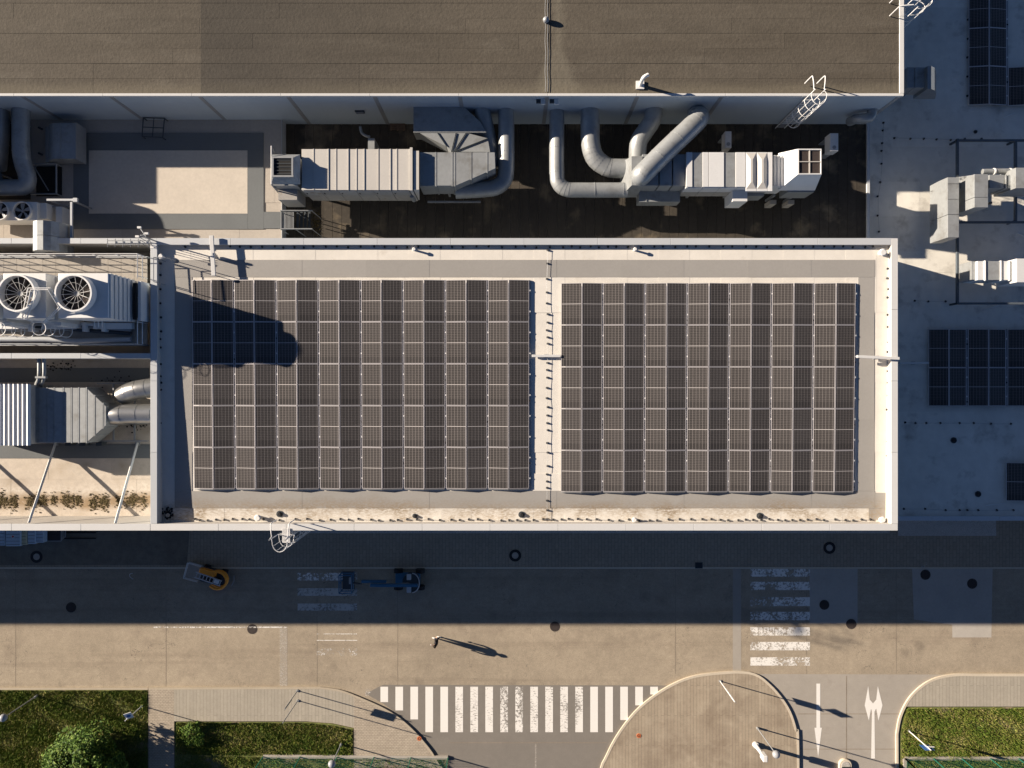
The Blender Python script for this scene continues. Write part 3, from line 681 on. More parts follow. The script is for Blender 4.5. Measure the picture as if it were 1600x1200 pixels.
tray('pale cable tray crossing the bright coping beside the last solar column', R(1338,557,.5), P(1406,560,11.86), .14, 11.86)
tray('dim cable tray lying on the shaded roof up to the two-row array', P(1406,567,ZE+.25), P(1452,567,ZE+.25), .12, ZE+.25)

# ---------------------------------------------------------------- lightning conductors with holders
def conductor(label, pts, zf, wire=True, hm='black', size=.05, hh=.075):
    t = thing('lightning_conductor', label, 'lightning conductor', (pts[0][0], pts[0][1], zf(pts[0][1])), 'roof conductor lines')
    if wire: MB().tube([(x, y, zf(y)+hh+.01) for x, y in pts], .008, 4).build('wire', m['steel'], t)
    me = None
    for x, y in pts:
        if me is None: me = MB().cyl(0,0,0,hh,size*1.25,10,size*.8).mesh('holder', m[hm])
        link_mesh('holder', me, t, (x-pts[0][0], y-pts[0][1], zf(y)-zf(pts[0][1])+.015))
def spaced(a, b, lo, hi):
    out = []; x = a
    while x < b: out.append(x); x += random.uniform(lo, hi)
    return out
zr2 = lambda y: zr(y) + .02
conductor('row of black wire holders along the foot of the shaded long parapet', [R(251+random.uniform(-1.5,1.5), y)[:2] for y in (412,430,452,474,496,518,530,543,562,569,588,598,609,638,650,661,671,683,694,708,725,740,758,770,784)], zr2)
conductor('row of small black wire holders along the stained low edge of the roof', [R(x, 812+random.uniform(-1.5,1))[:2] for x in [305,313,325,338,351,364,379,390,412,437,462,480,500,517,532,545,560,580]+spaced(592,1370,11,19)], zr2)
conductor('line of black wire holders down the pale gap between the two arrays', [R(855+random.uniform(-.8,.8), y)[:2] for y in (391,412,436,457,474,491,504,516,527,537,567,578,590,606,622,636,649,661,672,692,707,728,741,752,762,782,797,811)], zr2)
conductor('line of black wire holders beside the bright sunlit coping', [R(1387+random.uniform(-1.5,1), y)[:2] for y in (420,435,452,465,492,511,535,550,566,580,598,618,640,662,690,712,722,746,769,785,799)], zr2)
conductor('row of wire holders in the narrow shade under the far coping', [R(x, 386+random.uniform(-1,1))[:2] for x in [290]+spaced(360,1370,12,22)], zr2)
ze2 = lambda y: ZE+.0
conductor('row of dark holders on shaded roof between two-row array and lone pair', [P(x,y,ZE)[:2] for x,y in ((1414,660),(1430,661),(1447,661),(1469,661),(1499,661),(1521,661),(1548,662),(1579,662))], ze2)
conductor('row of dark holders near the low coping of the shaded wing', [P(x,y,ZE)[:2] for x,y in ((1412,795),(1445,795),(1477,797),(1499,797),(1511,797),(1528,797),(1557,797),(1583,797))], ze2)
conductor('line of dark holders beside the divider next to the black yard', [P(x,y,ZE)[:2] for x,y in ((1380,192),(1379,204),(1378,224),(1377,236),(1377,256),(1375,285),(1371,307),(1371,337),(1373,362))], ze2)
conductor('row of dark holders leading to the steel pipe frame', [P(x,y,ZE)[:2] for x,y in ((1397,216),(1422,217),(1443,217),(1463,218),(1485,219),(1507,217),(1533,217))], ze2)
conductor('short row of three dark holders below the pipe frame corner', [P(x,y,ZE)[:2] for x,y in ((1429,470),(1450,471),(1477,471))], ze2)
conductor('dark holders running along the edge of the long shaded array', [P(x,y,ZE)[:2] for x,y in ((1512,31),(1512,61),(1511,90),(1511,120),(1511,150))], ze2)

# ---------------------------------------------------------------- small roof things
def ball_vent(x, y, label, r=.16, mat='white', h=.3, zf=None):
    p = R(x, y) if zf is None else P(x, y, zf)
    t = thing('roof_vent', label, 'vent', p)
    MB().cyl(p.x,p.y,p.z,p.z+h,r*.55,14).build('pipe', m[mat], t); MB().cyl(p.x,p.y,p.z+h,p.z+h+.06,r,18,r*.7).build('cap', m[mat], t, smooth=False)
def drain(x, y, label, r=.17, z=None):
    p = R(x, y, .02) if z is None else P(x, y, z)
    t = thing('roof_drain', label, 'roof drain', p)
    MB().cyl(p.x,p.y,p.z-.01,p.z+.03,r,16).build('flange', m['dark_steel'], t)
    MB().cyl(p.x,p.y,p.z+.03,p.z+.13,r*.7,12,r*.45).build('strainer', m['black'], t)
ball_vent(405,808,'round white vent cap beside the roof ladder platform', .17, h=.25)
ball_vent(1375,396,'round white vent cap in the far corner nearest the bright coping', .2, h=.3)
ball_vent(1375,811,'round cream vent cap in the low corner of the bright coping', .17, h=.25)
ball_vent(255,402,'round cream vent cap under the coping corner by the chiller railings', .14, h=.25)
ball_vent(648,391,'small vent under the far coping above the eight-ridge array', .1, h=.3)
ball_vent(991,391,'small vent under the far coping above the seven-ridge array', .1, h=.3)
ball_vent(990,811,'pale vent beside the low coping below the seven-ridge array', .13, h=.25)
drain(437,803,'black roof drain next to the round white cap and ladder')
drain(815,804,'dark roof drain on the stained edge below the eighth ridge')
drain(1187,806,'dark roof drain on the stained edge below the seven-ridge array')
drain(648,806,'dark roof drain on the stained edge midway along the eight-ridge array', .12)
drain(1490,688,'black roof drain on the shaded wing below the two-row array', z=ZE)
drain(1528,772,'black roof drain on the shaded wing beside the lone panel pair', z=ZE)
drain(1524,206,'small drain on the shaded wing behind the pipe frame', .1, z=ZE)
p = R(262,801,.02); t = thing('debris_pile', 'black heap of wet leaves in the shaded low corner by the chiller wing', 'debris', p, None)
hp = MB()
for i in range(60):
    a, r_ = random.uniform(0,6.28), random.uniform(0,.32); hp.sphere((p.x+math.cos(a)*r_, p.y+math.sin(a)*r_, p.z+random.uniform(0,.05)), random.uniform(.03,.07), 6, 4)
hp.build('leaf_heap', m['void'], t, kind='stuff'); MB().cyl(p.x+.05,p.y-.12,p.z,p.z+.14,.1,14).build('drain_cap', m['concrete'], t)

# vent pipe and dome on brown roof
p = P(1000,133,ZNH); t = thing('vent_cowl', 'white bent vent cowl on a square base at the brown roof edge', 'vent', p)
MB().box(p.x-.2,p.x+.2,p.y-.2,p.y+.2,p.z-.05,p.z+.05).build('base', m['white'], t)
MB().tube(smooth_path([(p.x,p.y,p.z),(p.x,p.y,p.z+.75),(p.x+.06,p.y+.05,p.z+.9),(p.x+.25,p.y+.15,p.z+.9)],4), .09, 12).build('pipe', m['white'], t, smooth=True)
p = P(853,33,ZNH); t = thing('roof_vent', 'small round dome vent on the pale strip of the brown roof', 'vent', p)
MB().cyl(p.x,p.y,p.z-.03,p.z+.12,.12,16).build('pipe', m['steel'], t); MB().sphere((p.x,p.y,p.z+.14),.16,16,8).build('cap', m['steel'], t, smooth=True)

# ---------------------------------------------------------------- ducts and air handling units in the yard
def duct(label, pts, r, mat='galv_round', k=7, group='round ducts entering the hall wall', band=1.3, n=20, flange=None, name='ventilation_duct', lab=None):
    w = [P(*q) for q in pts]; path = smooth_path(w, k)
    t = thing(name, label, 'duct', (w[-1].x, w[-1].y, w[-1].z - r), group)
    MB().tube(path, r, n).build('pipe', m[mat], t, smooth=True)
    acc = 0; last = None
    for i in range(1, len(path)-1):
        acc += (path[i]-path[i-1]).length
        bend = (path[i+1]-path[i]).angle(path[i]-path[i-1]) if (path[i+1]-path[i]).length > 1e-6 else 0
        if acc > (band if bend < .05 else .16):
            d = (path[i+1]-path[i-1]).normalized()
            MB().tube([path[i]-d*.022, path[i]+d*.022], r+(.014 if bend < .05 else .008), n).build('seam_band', m[mat], t); acc = 0
    return t
duct('shaded round duct dropping from the wall and turning to the cream unit', [(791,150,10.5),(791,200,10.5),(791,262,10.4),(788,281,10.3),(776,292,10.3),(755,296,10.3),(712,298,10.3)], .42)
duct('short leaning round duct between the fan-shaped plenum and a straight duct', [(748,150,10.6),(756,185,10.5),(768,240,10.0),(770,262,9.9)], .42)
duct('slimmest round duct, running down then along to the white unit', [(870,150,10.4),(870,200,10.4),(870,270,10.4),(873,287,10.4),(886,296,10.4),(910,297,10.4),(980,297,10.4)], .39)
duct('round duct bending in a wide elbow behind the slim duct', [(922,150,10.5),(922,190,10.5),(923,225,10.4),(930,247,10.3),(947,260,10.2),(962,263,10.2),(985,263,10.2)], .50)
duct('round duct with a kinked neck entering the box plenum', [(1024,150,10.6),(1020,185,10.6),(1008,205,10.5),(998,222,10.5),(996,250,10.2)], .46)
duct('big sunlit diagonal round duct landing on the box plenum', [(1089,172,10.0),(1090,180,10.9),(1092,184,11.4),(1082,196,11.6),(1040,236,11.7),(1008,268,11.7),(1001,275,11.5),(999,278,11.0)], .52, group=None)
duct('short ribbed elbow on the wall near the caged ladder', [(1364,150,10.6),(1362,180,10.6),(1352,184,10.6),(1338,186,10.3),(1328,190,9.7)], .24, group=None)
duct('dark round duct at the photo edge beside the pipe duct', [(-4,150,10.6),(-4,205,10.5),(-6,235,10.3),(-8,262,9.9)], .55)
duct('round duct with an offset bend turning toward the small condenser', [(33,150,10.6),(33,230,10.6),(36,255,10.5),(43,278,10.4),(38,291,10.4),(20,293,10.4),(-30,293,10.4)], .42)

def unit(name, label, cat, loc): return thing(name, label, cat, loc)
# cream air handling unit
u = unit('air_handling_unit', 'long cream ribbed air handling unit joined to a fan-shaped duct', 'air handling unit', P(560,270,ZT))
zt, zb = 11.9, 9.75
p, q = P(471,233,zt), P(640,297,zt)
MB().box(p.x+.02,q.x-.02,q.y+.02,p.y-.02,zb,zt-.03).build('casing', m['ahu_side'], u)
cuts = [471,490,513,525,544,557,569,591,610,620,640]
for i in range(len(cuts)-1):
    a, b = P(cuts[i],0,zt).x, P(cuts[i+1],0,zt).x
    MB().box(a+.012,b-.012,q.y,p.y,zt-.028,zt+(.012 if i%2 else .0)).build('roof_panel', m['ahu'], u, bevel=.006)
    MB().box(b-.025,b+.025,q.y-.01,p.y+.01,zt+.014,zt+.032).build('roof_rib', m['ahu'], u)
n = 6
for i in range(n):
    a = p.x+.03+(q.x-p.x-.06)*i/n; b = p.x+.03+(q.x-p.x-.06)*(i+1)/n
    MB().box(a+.012,b-.012,q.y-.03,q.y+.018,zb+.05,zt-.9).build('side_panel', m['ahu_side'], u); MB().box(a+.012,b-.012,q.y-.03,q.y+.018,zt-.88,zt-.05).build('side_panel', m['ahu_side'], u)
    MB().box(a+.10,a+.14,q.y-.06,q.y-.032,zt-.6,zt-.45).build('handle', m['black'], u)
c0, c1 = P(640.5,232,11.95), P(655,296,11.95)
MB().box(c0.x,c0.x+.13,c1.y-.05,c0.y+.05,zb,11.97).build('flange', m['ahu'], u); MB().box(c0.x+.133,c0.x+.17,c1.y,c0.y,zb,11.9).build('gasket', m['black'], u)
MB().frus((c0.x+.173,c1.y,c0.x+.22,c0.y),zb,(c0.x+.173,c1.y,c1.x-.02,c0.y-.1),11.9).build('transition', m['ahu'], u)
dz = 11.6
def poly3(pts, z, z0, nm, mat, par):
    return MB().prism([P(a,b,z)[:2] for a,b in pts], z0, z).build(nm, m[mat], par, bevel=.008)
secs = [([(655.5,238),(680.5,238),(680.5,290),(655.5,291)]),([(681.5,238),(706,238),(706,290),(681.5,290)]),([(707,238),(710,238),(710,290.5),(707,290.5)]),
        ([(711,238),(735.5,238),(735.5,280),(711,290.5)]),([(736.5,238),(760.5,238),(760.5,269),(736.5,279.7)]),([(761.5,238),(773,238),(774,263),(761.5,268.6)])]
for s_ in secs: poly3(s_, dz, 9.9, 'duct_section', 'galv', u)
for x_, y1_ in ((681,291),(706.5,291),(710.5,291),(736,281),(761,270)):
    a = P(x_,237.5,dz+.03); b = P(x_,y1_,dz+.03); MB().box(a.x-.03,a.x+.03,b.y,a.y,9.9,dz+.015).build('duct_flange', m['galv'], u)
# fan-shaped plenum up to the wall
pl = [[(646,160),(704,160),(704,207.5),(646,207.5)],[(704.5,160),(735,178),(752,193),(758,207),(704.5,207.5)]]
poly3([(646,155),(704,155),(724,166),(750,190),(760,207),(646,207)][:], 11.05, 9.9, 'plenum_top', 'galv', u)
fan = [((655,207.5),(683,207.5),(697,228),(697,228.5)),((683.8,207.5),(712,207.5),(705,237),(697.8,228.8)),((712.8,207.5),(728,207.5),(709,236),(705.8,237)),((728.8,207.5),(762,216),(709.8,236.5)),((762.3,216.8),(766,237.5),(709.8,237.2))]
for f_ in fan: poly3(f_, 11.02, 9.9, 'plenum_panel', 'galv', u)
for a,b in (((683.4,207.5),(697.5,228.5)),((712.4,207.5),(705.3,237)),((728.4,207.5),(709.4,236.5)),((762,216.4),(709.6,237))):
    MB().tube([P(a[0],a[1],11.06),P(b[0],b[1],11.06)],.028,5).build('plenum_rib', m['dark_steel'], u)
# intake hood
h0, h1 = P(427.5,247,12.5), P(455.5,274,12.5); g0, g1 = P(421,239,12.3), P(467,286,12.3)
MB().frus((g0.x,g1.y,g1.x,g0.y),12.05,(h0.x-.04,h1.y-.04,h1.x+.04,h0.y+.04),12.42).build('hood', m['galv'], u)
mb = MB()
for a,b,c,d in ((h0.x-.1,h1.x+.1,h0.y,h0.y+.08),(h0.x-.1,h1.x+.1,h1.y-.08,h1.y),(h0.x-.1,h0.x,h1.y,h0.y),(h1.x,h1.x+.08,h1.y,h0.y)): mb.box(a,b,c,d,12.38,12.52)
mb.build('hood_frame', m['steel'], u)
MB().box(h0.x,h1.x,h1.y,h0.y,12.40,12.43).build('opening', m['void'], u)
for i in range(5):
    yy = h1.y + (h0.y-h1.y)*(i+.5)/5; MB().box(h0.x,h1.x,yy-.015,yy+.015,12.44,12.46).build('louvre', m['dark_steel'], u)
g0, g1 = P(426,243,11.9), P(465,300,11.9); MB().box(g0.x,g1.x,g1.y+.3,g0.y,9.7,12.04).build('intake_casing', m['galv'], u)
MB().box(g0.x+.1,g1.x-.2,g1.y-.25,g1.y+.29,9.7,11.3).build('intake_box', m['ahu_side'], u)
MB().tube([P(424,228,12.3),P(424,288,12.3)],.035,6).build('rail', m['coping_white'], u); MB().tube([P(424,288,12.3),P(445,312,9.8)],.04,6).build('strut', m['steel'], u); MB().tube([P(424,228,12.3),P(430,240,9.25)],.035,6).build('strut', m['steel'], u)
for x_ in (480,560,635,700,745):
    a = P(x_,297,zb); MB().box(a.x-.06,a.x+.06,a.y-.05,a.y+.07,ZPIT-.02,zb).build('leg', m['steel'], u)
    a = P(x_,240,zb); MB().box(a.x-.06,a.x+.06,a.y-.05,a.y+.07,ZPIT-.02,zb).build('leg', m['steel'], u)
a, b = P(668,314,9.6), P(751,316.5,9.6); MB().box(a.x,b.x,b.y,a.y,9.5,9.62).build('base_rail', m['steel'], u)
MB().cyl(P(643,300,11).x, P(643,305,11).y, 10.0, 10.9, .12, 14).build('actuator', m['steel'], u)
# small bent pipe behind the unit
t = thing('vent_cowl', 'small grey bent vent pipe standing behind the cream unit', 'vent', P(581,228,ZT))
a = P(580,225,10.6); MB().box(a.x-.17,a.x+.17,a.y-.4,a.y+.3,ZPIT,10.6).build('housing', m['galv'], t)
MB().tube(smooth_path([P(578,214,10.5),P(571,212,10.6),P(565,207,10.6),P(563,198,10.6)],4),.07,10).build('pipe', m['galv'], t, smooth=True)
t = thing('wooden_pallet', 'small weathered wooden pallet lying by the dark wall foot', 'pallet', P(621,197,ZPIT))
for i in range(4):
    a = P(609,193+i*2.6,ZPIT+.12); b = P(633,194.6+i*2.6,ZPIT+.12); MB().box(a.x,b.x,b.y,a.y,ZPIT+.08,ZPIT+.11).build('slat', m['wood'], t)
for x_ in (610,620,630): a = P(x_,193,ZPIT+.05); MB().box(a.x,a.x+.08,a.y-.38,a.y,ZPIT-.02,ZPIT+.078).build('bearer', m['wood'], t)
# steel step platform
t = thing('step_platform', 'small galvanised step platform straddling the yard edge', 'steps', P(462,345,ZT))
a, b = P(440,331,9.75), P(460,357,9.75)
for i in range(10):
    x_ = a.x+(b.x-a.x)*i/10; MB().box(x_,x_+.03,b.y,a.y,9.7,9.74).build('grating_bar', m['steel'], t)
MB().box(a.x-.04,a.x-.005,b.y,a.y,9.66,9.78).build('edge_bar', m['steel'], t)
for y_ in (329,357.5):
    c, d = P(438,y_,10.6), P(488,y_,10.6); MB().bar(c,d,.028).build('handrail', m['steel'], t)
    c, d = P(438,y_,9.72), P(488,y_,9.72); MB().box(c.x,d.x,c.y-.03,c.y+.03,9.62,9.72).build('stringer', m['steel'], t)
    for x_ in (438,461,487):
        c, d = P(x_,y_,10.6), P(x_,y_,9.3); MB().bar(c,(c.x,c.y,ZPIT if x_>450 else ZT),.024).build('post', m['steel'], t)
for i in range(4):
    c = P(463+i*6,331,9.6-.12*i); d = P(467+i*6,356,9.6-.12*i); MB().box(c.x,d.x,d.y,c.y,c.z-.03,c.z).build('tread', m['dark_steel'], t)
# small clutter of pipes by the steps
t = thing('weed_clump', 'dry weeds and rubble beside the small step platform', 'weeds', P(497,345,ZT))
wd = MB()
for i in range(140):
    a = P(494+random.gauss(0,4),348+random.gauss(0,11),ZPIT-.02); d = random.uniform(0,6.28); h_ = random.uniform(.03,.14)
    wd.add([(a.x-.03,a.y,a.z),(a.x+.03,a.y+.02,a.z),(a.x+math.cos(d)*.12,a.y+math.sin(d)*.12,a.z+h_)],[(0,1,2)])
wd.build('stems', m['moss'], t, kind='stuff')
# white air handling unit
u = unit('air_handling_unit', 'white stepped air handling unit with a four-pane intake hood', 'air handling unit', P(1120,270,ZT))
p, q = P(976,240,11.45), P(1002,296,11.45)
MB().frus((p.x,q.y,q.x+.05,p.y),9.8,(p.x+.35,q.y+.2,q.x+.05,p.y-.15),11.5).build('end_cap', m['galv'], u)
cx = [1002,1029,1050,1072]
for i in range(3):
    a, b = P(cx[i],241,11.45), P(cx[i+1],290,11.45); MB().box(a.x+.06,b.x-.006,b.y,a.y,9.8,11.45).build('duct_section', m['galv'], u, bevel=.01)
zt = 11.7; cuts = [1072,1082,1097.5,1107,1131.5,1149,1165,1182,1199,1207]; dark = (1, 4)
p, q = P(1072,238,zt), P(1207,292,zt)
MB().box(p.x+.02,q.x-.02,q.y+.03,p.y-.02,9.8,zt-.05).build('casing', m['ahu_side'], u)
for i in range(len(cuts)-1):
    a, b = P(cuts[i],0,zt).x, P(cuts[i+1],0,zt).x
    MB().box(a+.012,b-.012,q.y+(.0 if i<6 else -.22),p.y,zt-.045,zt+(-.02 if i in dark else .02)).build('roof_panel', m['galv' if i in dark else 'ahu_white'], u, bevel=.006)
    if i in (6, 7):
        c = (a+b)/2; MB().frus((a+.03,q.y-.1,b-.03,p.y-.05),zt+.022,(c-.05,q.y+.2,c+.05,p.y-.4),zt+.13).build('raised_cap', m['ahu'], u)
n = 5
for i in range(n):
    a = p.x+(q.x-p.x)*i/n; b = p.x+(q.x-p.x)*(i+1)/n
    MB().box(a+.015,b-.015,q.y-.03,q.y+.026,9.9,10.75).build('side_panel', m['ahu_side'], u); MB().box(a+.015,b-.015,q.y-.03,q.y+.026,10.78,zt-.06).build('side_panel', m['ahu_white'], u)
a, b = P(1143,292,10.9), P(1166,316,10.9); MB().box(a.x,b.x,b.y,q.y-.035,9.6,11.1).build('side_box', m['ahu_white'], u, bevel=.01)
a, b = P(1166.5,292,10.6), P(1194,306,10.6); MB().box(a.x,b.x,b.y,q.y-.035,9.6,10.6).build('side_box', m['galv'], u)
a, b = P(998,290,10.2), P(1062,316,10.2); MB().box(a.x,b.x,b.y,a.y,9.4,10.3).build('lower_box', m['galv'], u, bevel=.01)
for x_ in (1010,1031,1050): c = P(x_,290,10.33); MB().box(c.x-.02,c.x+.02,b.y-.01,a.y,9.4,10.34).build('duct_flange', m['galv'], u)
a, b = P(1207.5,243,11.4), P(1229,291,11.4); MB().box(a.x,b.x,b.y,a.y,9.9,11.4).build('neck', m['ahu_white'], u)
for i in range(4): x_ = a.x+(b.x-a.x)*(i+.5)/4; MB().box(x_-.04,x_+.04,b.y-.01,a.y+.01,9.9,11.43).build('neck_rib', m['ahu_white'], u)
g0, g1 = P(1228,229,12.1), P(1287,289,12.1); h0, h1 = P(1248,234.5,12.45), P(1282,271,12.45)
MB().frus((g0.x,g1.y,g1.x,g0.y),11.0,(h0.x-.05,h1.y-.05,h1.x+.07,h0.y+.07),12.4).build('hood', m['ahu_white'], u)
MB().box(h0.x,h1.x,h1.y,h0.y,12.38,12.41).build('opening', m['iron'], u)
for a,b,c,d in ((h0.x-.04,h1.x+.04,h0.y,h0.y+.06),(h0.x-.04,h1.x+.04,h1.y-.06,h1.y),(h0.x-.04,h0.x,h1.y,h0.y),(h1.x,h1.x+.04,h1.y,h0.y)): MB().box(a,b,c,d,12.38,12.48).build('hood_edge', m['ahu_white'], u)
cx_, cy_ = (h0.x+h1.x)/2, (h0.y+h1.y)/2
MB().box(cx_-.025,cx_+.025,h1.y,h0.y,12.412,12.46).build('glazing_bar', m['ahu'], u); MB().box(h0.x,h1.x,cy_-.02,cy_+.02,12.465,12.475).build('glazing_bar', m['ahu'], u)
g0, g1 = P(1228,243,11.0), P(1270,312,11.0); MB().box(g0.x+.1,g1.x,g1.y+.4,g0.y-.2,9.7,10.99).build('intake_casing', m['galv'], u)
for x_, y_ in ((1010,300),(1080,300),(1140,300),(1208,306),(1236,308),(1268,300),(1010,245),(1140,245),(1262,245)):
    c = P(x_,y_,9.6); MB().box(c.x-.06,c.x+.06,c.y-.06,c.y+.06,ZPIT-.02,9.8).build('leg', m['steel'], u)
for x_ in (1208,1236): c = P(x_,316,9.4); MB().box(c.x-.17,c.x+.17,c.y-.1,c.y+.12,ZPIT-.02,9.42).build('foot_block', m['concrete'], u)
# little wall condensers
for a,b,lab in (((1133,205),(1143,231),'narrow white condenser box standing behind the white unit'),((1297,208),(1310,236),'small white condenser by the wall near the caged ladder')):
    t = thing('condenser', lab, 'condenser', P((a[0]+b[0])/2,b[1],ZT)); c, d = P(*a,10.1), P(*b,10.1)
    MB().box(c.x,d.x,d.y,c.y,9.4,10.1).build('casing', m['white'], t, bevel=.02); MB().cyl((c.x+d.x)/2,d.y+.2,10.1,10.12,.1,12).build('cap', m['steel'], t)
    for yy in (d.y+.1,c.y-.1): MB().box(c.x+.03,d.x-.03,yy-.03,yy+.03,ZPIT-.02,9.4).build('foot', m['steel'], t)
for x_ in (845,866):
    t = thing('wall_lamp', 'small white wall lamp under the eaves, %s of two' % ('nearer the cream unit' if x_==845 else 'nearer the caged ladder'), 'lamp', P(x_,156,12.2), 'wall lamps under the eaves')
    MB().box(P(x_-7,0,12.2).x,P(x_,0,12.2).x,YH-.12,YH+.058,12.0,12.12).build('bracket', m['dark_steel'], t); MB().box(P(x_,0,12.2).x+.005,P(x_+7,0,12.2).x,YH-.2,YH+.05,12.05,12.16).build('head', m['white'], t)
t = thing('wall_vent', 'small dark wall grille high on the cladding behind the cream unit', 'grille', P(562,176,10.4))
a = P(555,176,10.5); b = P(569,176,10.5); MB().box(a.x,b.x,YH-.02,YH+.058,10.3,10.6).build('grille', m['dark_steel'], t)
for i in range(4): MB().box(a.x+.02,b.x-.02,YH-.05,YH-.022,10.34+i*.06,10.36+i*.06).build('louvre', m['steel'], t)

# caged ladder on the hall wall
def caged_ladder(label, x, z0, z1, y, w=.5, d=.75, top=1.1, hoops=6, mat='white', dirn=-1, over=None):
    t = thing('caged_ladder', label, 'ladder', (x, y, z0))
    for s in (-1, 1):
        MB().tube(smooth_path([(x+s*w/2,y+dirn*.15,z0),(x+s*w/2,y+dirn*.15,z1+top*.7),(x+s*w/2,y+dirn*.05,z1+top),(x+s*(w/2+.05),y-dirn*.5,z1+top),(x+s*(w/2+.05),y-dirn*.6,z1+top*.8),(x+s*(w/2+.05),y-dirn*.6,z1+.1)],3),.026,6).build('side_rail', m[mat], t)
    n = int((z1-z0)/.3)
    for i in range(n+1): MB().bar((x-w/2,y+dirn*.15,z0+.2+i*.3),(x+w/2,y+dirn*.15,z0+.2+i*.3),.016).build('rung', m[mat], t)
    zh0 = z0+2.0 if z1-z0 > 3.4 else z0+1.2
    hz = [zh0+(z1+top-zh0)*i/(hoops-1) for i in range(hoops)]
    for z in hz:
        pts = [(x-w/2,y+dirn*.15,z)]+[(x-.38*math.cos(a),y+dirn*(.30+.52*math.sin(a)),z) for a in [math.pi*k_/10 for k_ in range(11)]]+[(x+w/2,y+dirn*.15,z)]
        MB().tube(pts,.018,5).build('hoop', m[mat], t)
    for a in (.15,.35,.5,.65,.85):
        a *= math.pi; MB().bar((x-.38*math.cos(a),y+dirn*(.30+.52*math.sin(a)),hz[0]),(x-.38*math.cos(a),y+dirn*(.30+.52*math.sin(a)),hz[-1]),.013).build('cage_strip', m[mat], t)
    return t
x_ = P(1272,0,13.2).x
caged_ladder('white caged ladder climbing the hall wall to the brown roof', x_, ZPIT, ZNH, YH-.02, hoops=5)
x_ = P(440,0,12.5).x
lad = caged_ladder('white caged ladder hanging outside the low coping with a small platform', x_, 3.0, ZP, YS-.03, w=.8, d=.9, hoops=8)
for i_ in range(9): MB().box(x_-.2+i_*.045,x_-.17+i_*.045,YS-.62,YS+.12,ZP+.02,ZP+.05).build('platform_bar', m['white'], lad)
# ladder on the east wall of the hall, top corner
t = thing('caged_ladder', 'white caged ladder at the far corner of the brown roof', 'ladder', (XH+.2, 18.6, ZE))
y_ = P(0,10,13).y
for s in (-1,1): MB().tube([(XH+.25,y_+s*.3,ZE),(XH+.25,y_+s*.3,13.6),(XH-.1,y_+s*.32,13.8),(XH-.7,y_+s*.32,13.7),(XH-.7,y_+s*.32,12.7)],.026,6).build('side_rail', m['white'], t)
for i in range(15): MB().bar((XH+.25,y_-.3,ZE+.3+i*.3),(XH+.25,y_+.3,ZE+.3+i*.3),.016).build('rung', m['white'], t)
for i in range(6):
    z = 10.3+i*.65; MB().tube([(XH+.25+.7*math.sin(a_),y_+.38*math.cos(a_),z) for a_ in [math.pi*k_/10 for k_ in range(11)]],.018,5).build('hoop', m['white'], t)
for a_ in (.2,.5,.8):
    a_ *= math.pi; MB().bar((XH+.25+.7*math.sin(a_),y_+.38*math.cos(a_),10.3),(XH+.25+.7*math.sin(a_),y_+.38*math.cos(a_),13.55),.014).build('cage_strip', m['white'], t)

# ---------------------------------------------------------------- yard, left part
t = thing('exhaust_hood', 'blue-grey round-topped exhaust hood standing beside the offset duct', 'exhaust hood', P(90,220,ZT))
c, d = P(60,192,10.35), P(118,248,10.35)
pr = [(c.x,9.4),(c.x,9.75)]+[(c.x+.25+.9*(1-math.cos(a_)),9.75+.6*math.sin(a_)) for a_ in [math.pi/2*k_/6 for k_ in range(7)]]+[(d.x,10.35),(d.x,9.4)]
mb = MB(); n = len(pr); mb.add([(x,d.y,z) for x,z in pr]+[(x,c.y,z) for x,z in pr],[list(range(n)),list(range(n,2*n))[::-1]]+[(i,n+i,n+(i+1)%n,(i+1)%n) for i in range(n)]); mb.build('shell', m['galv'], t, smooth=True)
x_ = P(83,0,11).x; MB().box(x_-.015,x_+.015,d.y-.01,c.y+.01,10.2,10.38).build('seam_band', m['galv'], t); MB().box(d.x,d.x+.03,d.y-.02,c.y+.02,9.4,10.38).build('edge_flange', m['steel'], t)
for x_,y_ in ((62,240),(114,240),(62,200),(114,200)): e = P(x_,y_,9.4); MB().box(e.x-.04,e.x+.04,e.y-.04,e.y+.04,ZT-.02,9.5).build('leg', m['dark_steel'], t)
t = thing('pit_guard', 'dark steel frame round a black pit beneath the offset duct bend', 'frame', P(68,280,ZT))
a, b = P(48,256,9.7), P(88,303,9.7)
MB().box(a.x,b.x,b.y,a.y,ZT-.02,ZT+.03).build('pit_cover', m['void'], t)
for c_,d_ in (((48,256),(88,256)),((88,256),(88,303)),((48,303),(88,303))): e, f_ = P(*c_,9.7), P(*d_,9.7); MB().tube([e,f_],.045,6).build('frame_bar', m['steel'], t)
MB().tube([P(52,258,9.7),P(76,298,9.7)],.03,6).build('brace', m['steel'], t)
for c_ in ((48,256),(88,256),(88,303)): e = P(*c_,9.7); MB().bar(e,(e.x,e.y,ZT),.04).build('post', m['steel'], t)
MB().box(P(-200,0,ZT).x,P(48,0,ZT).x,P(0,312,ZT).y,P(0,190,ZT).y,ZT-.02,ZT+.02).build('walkway_mat', m['felt_dark'], yd)
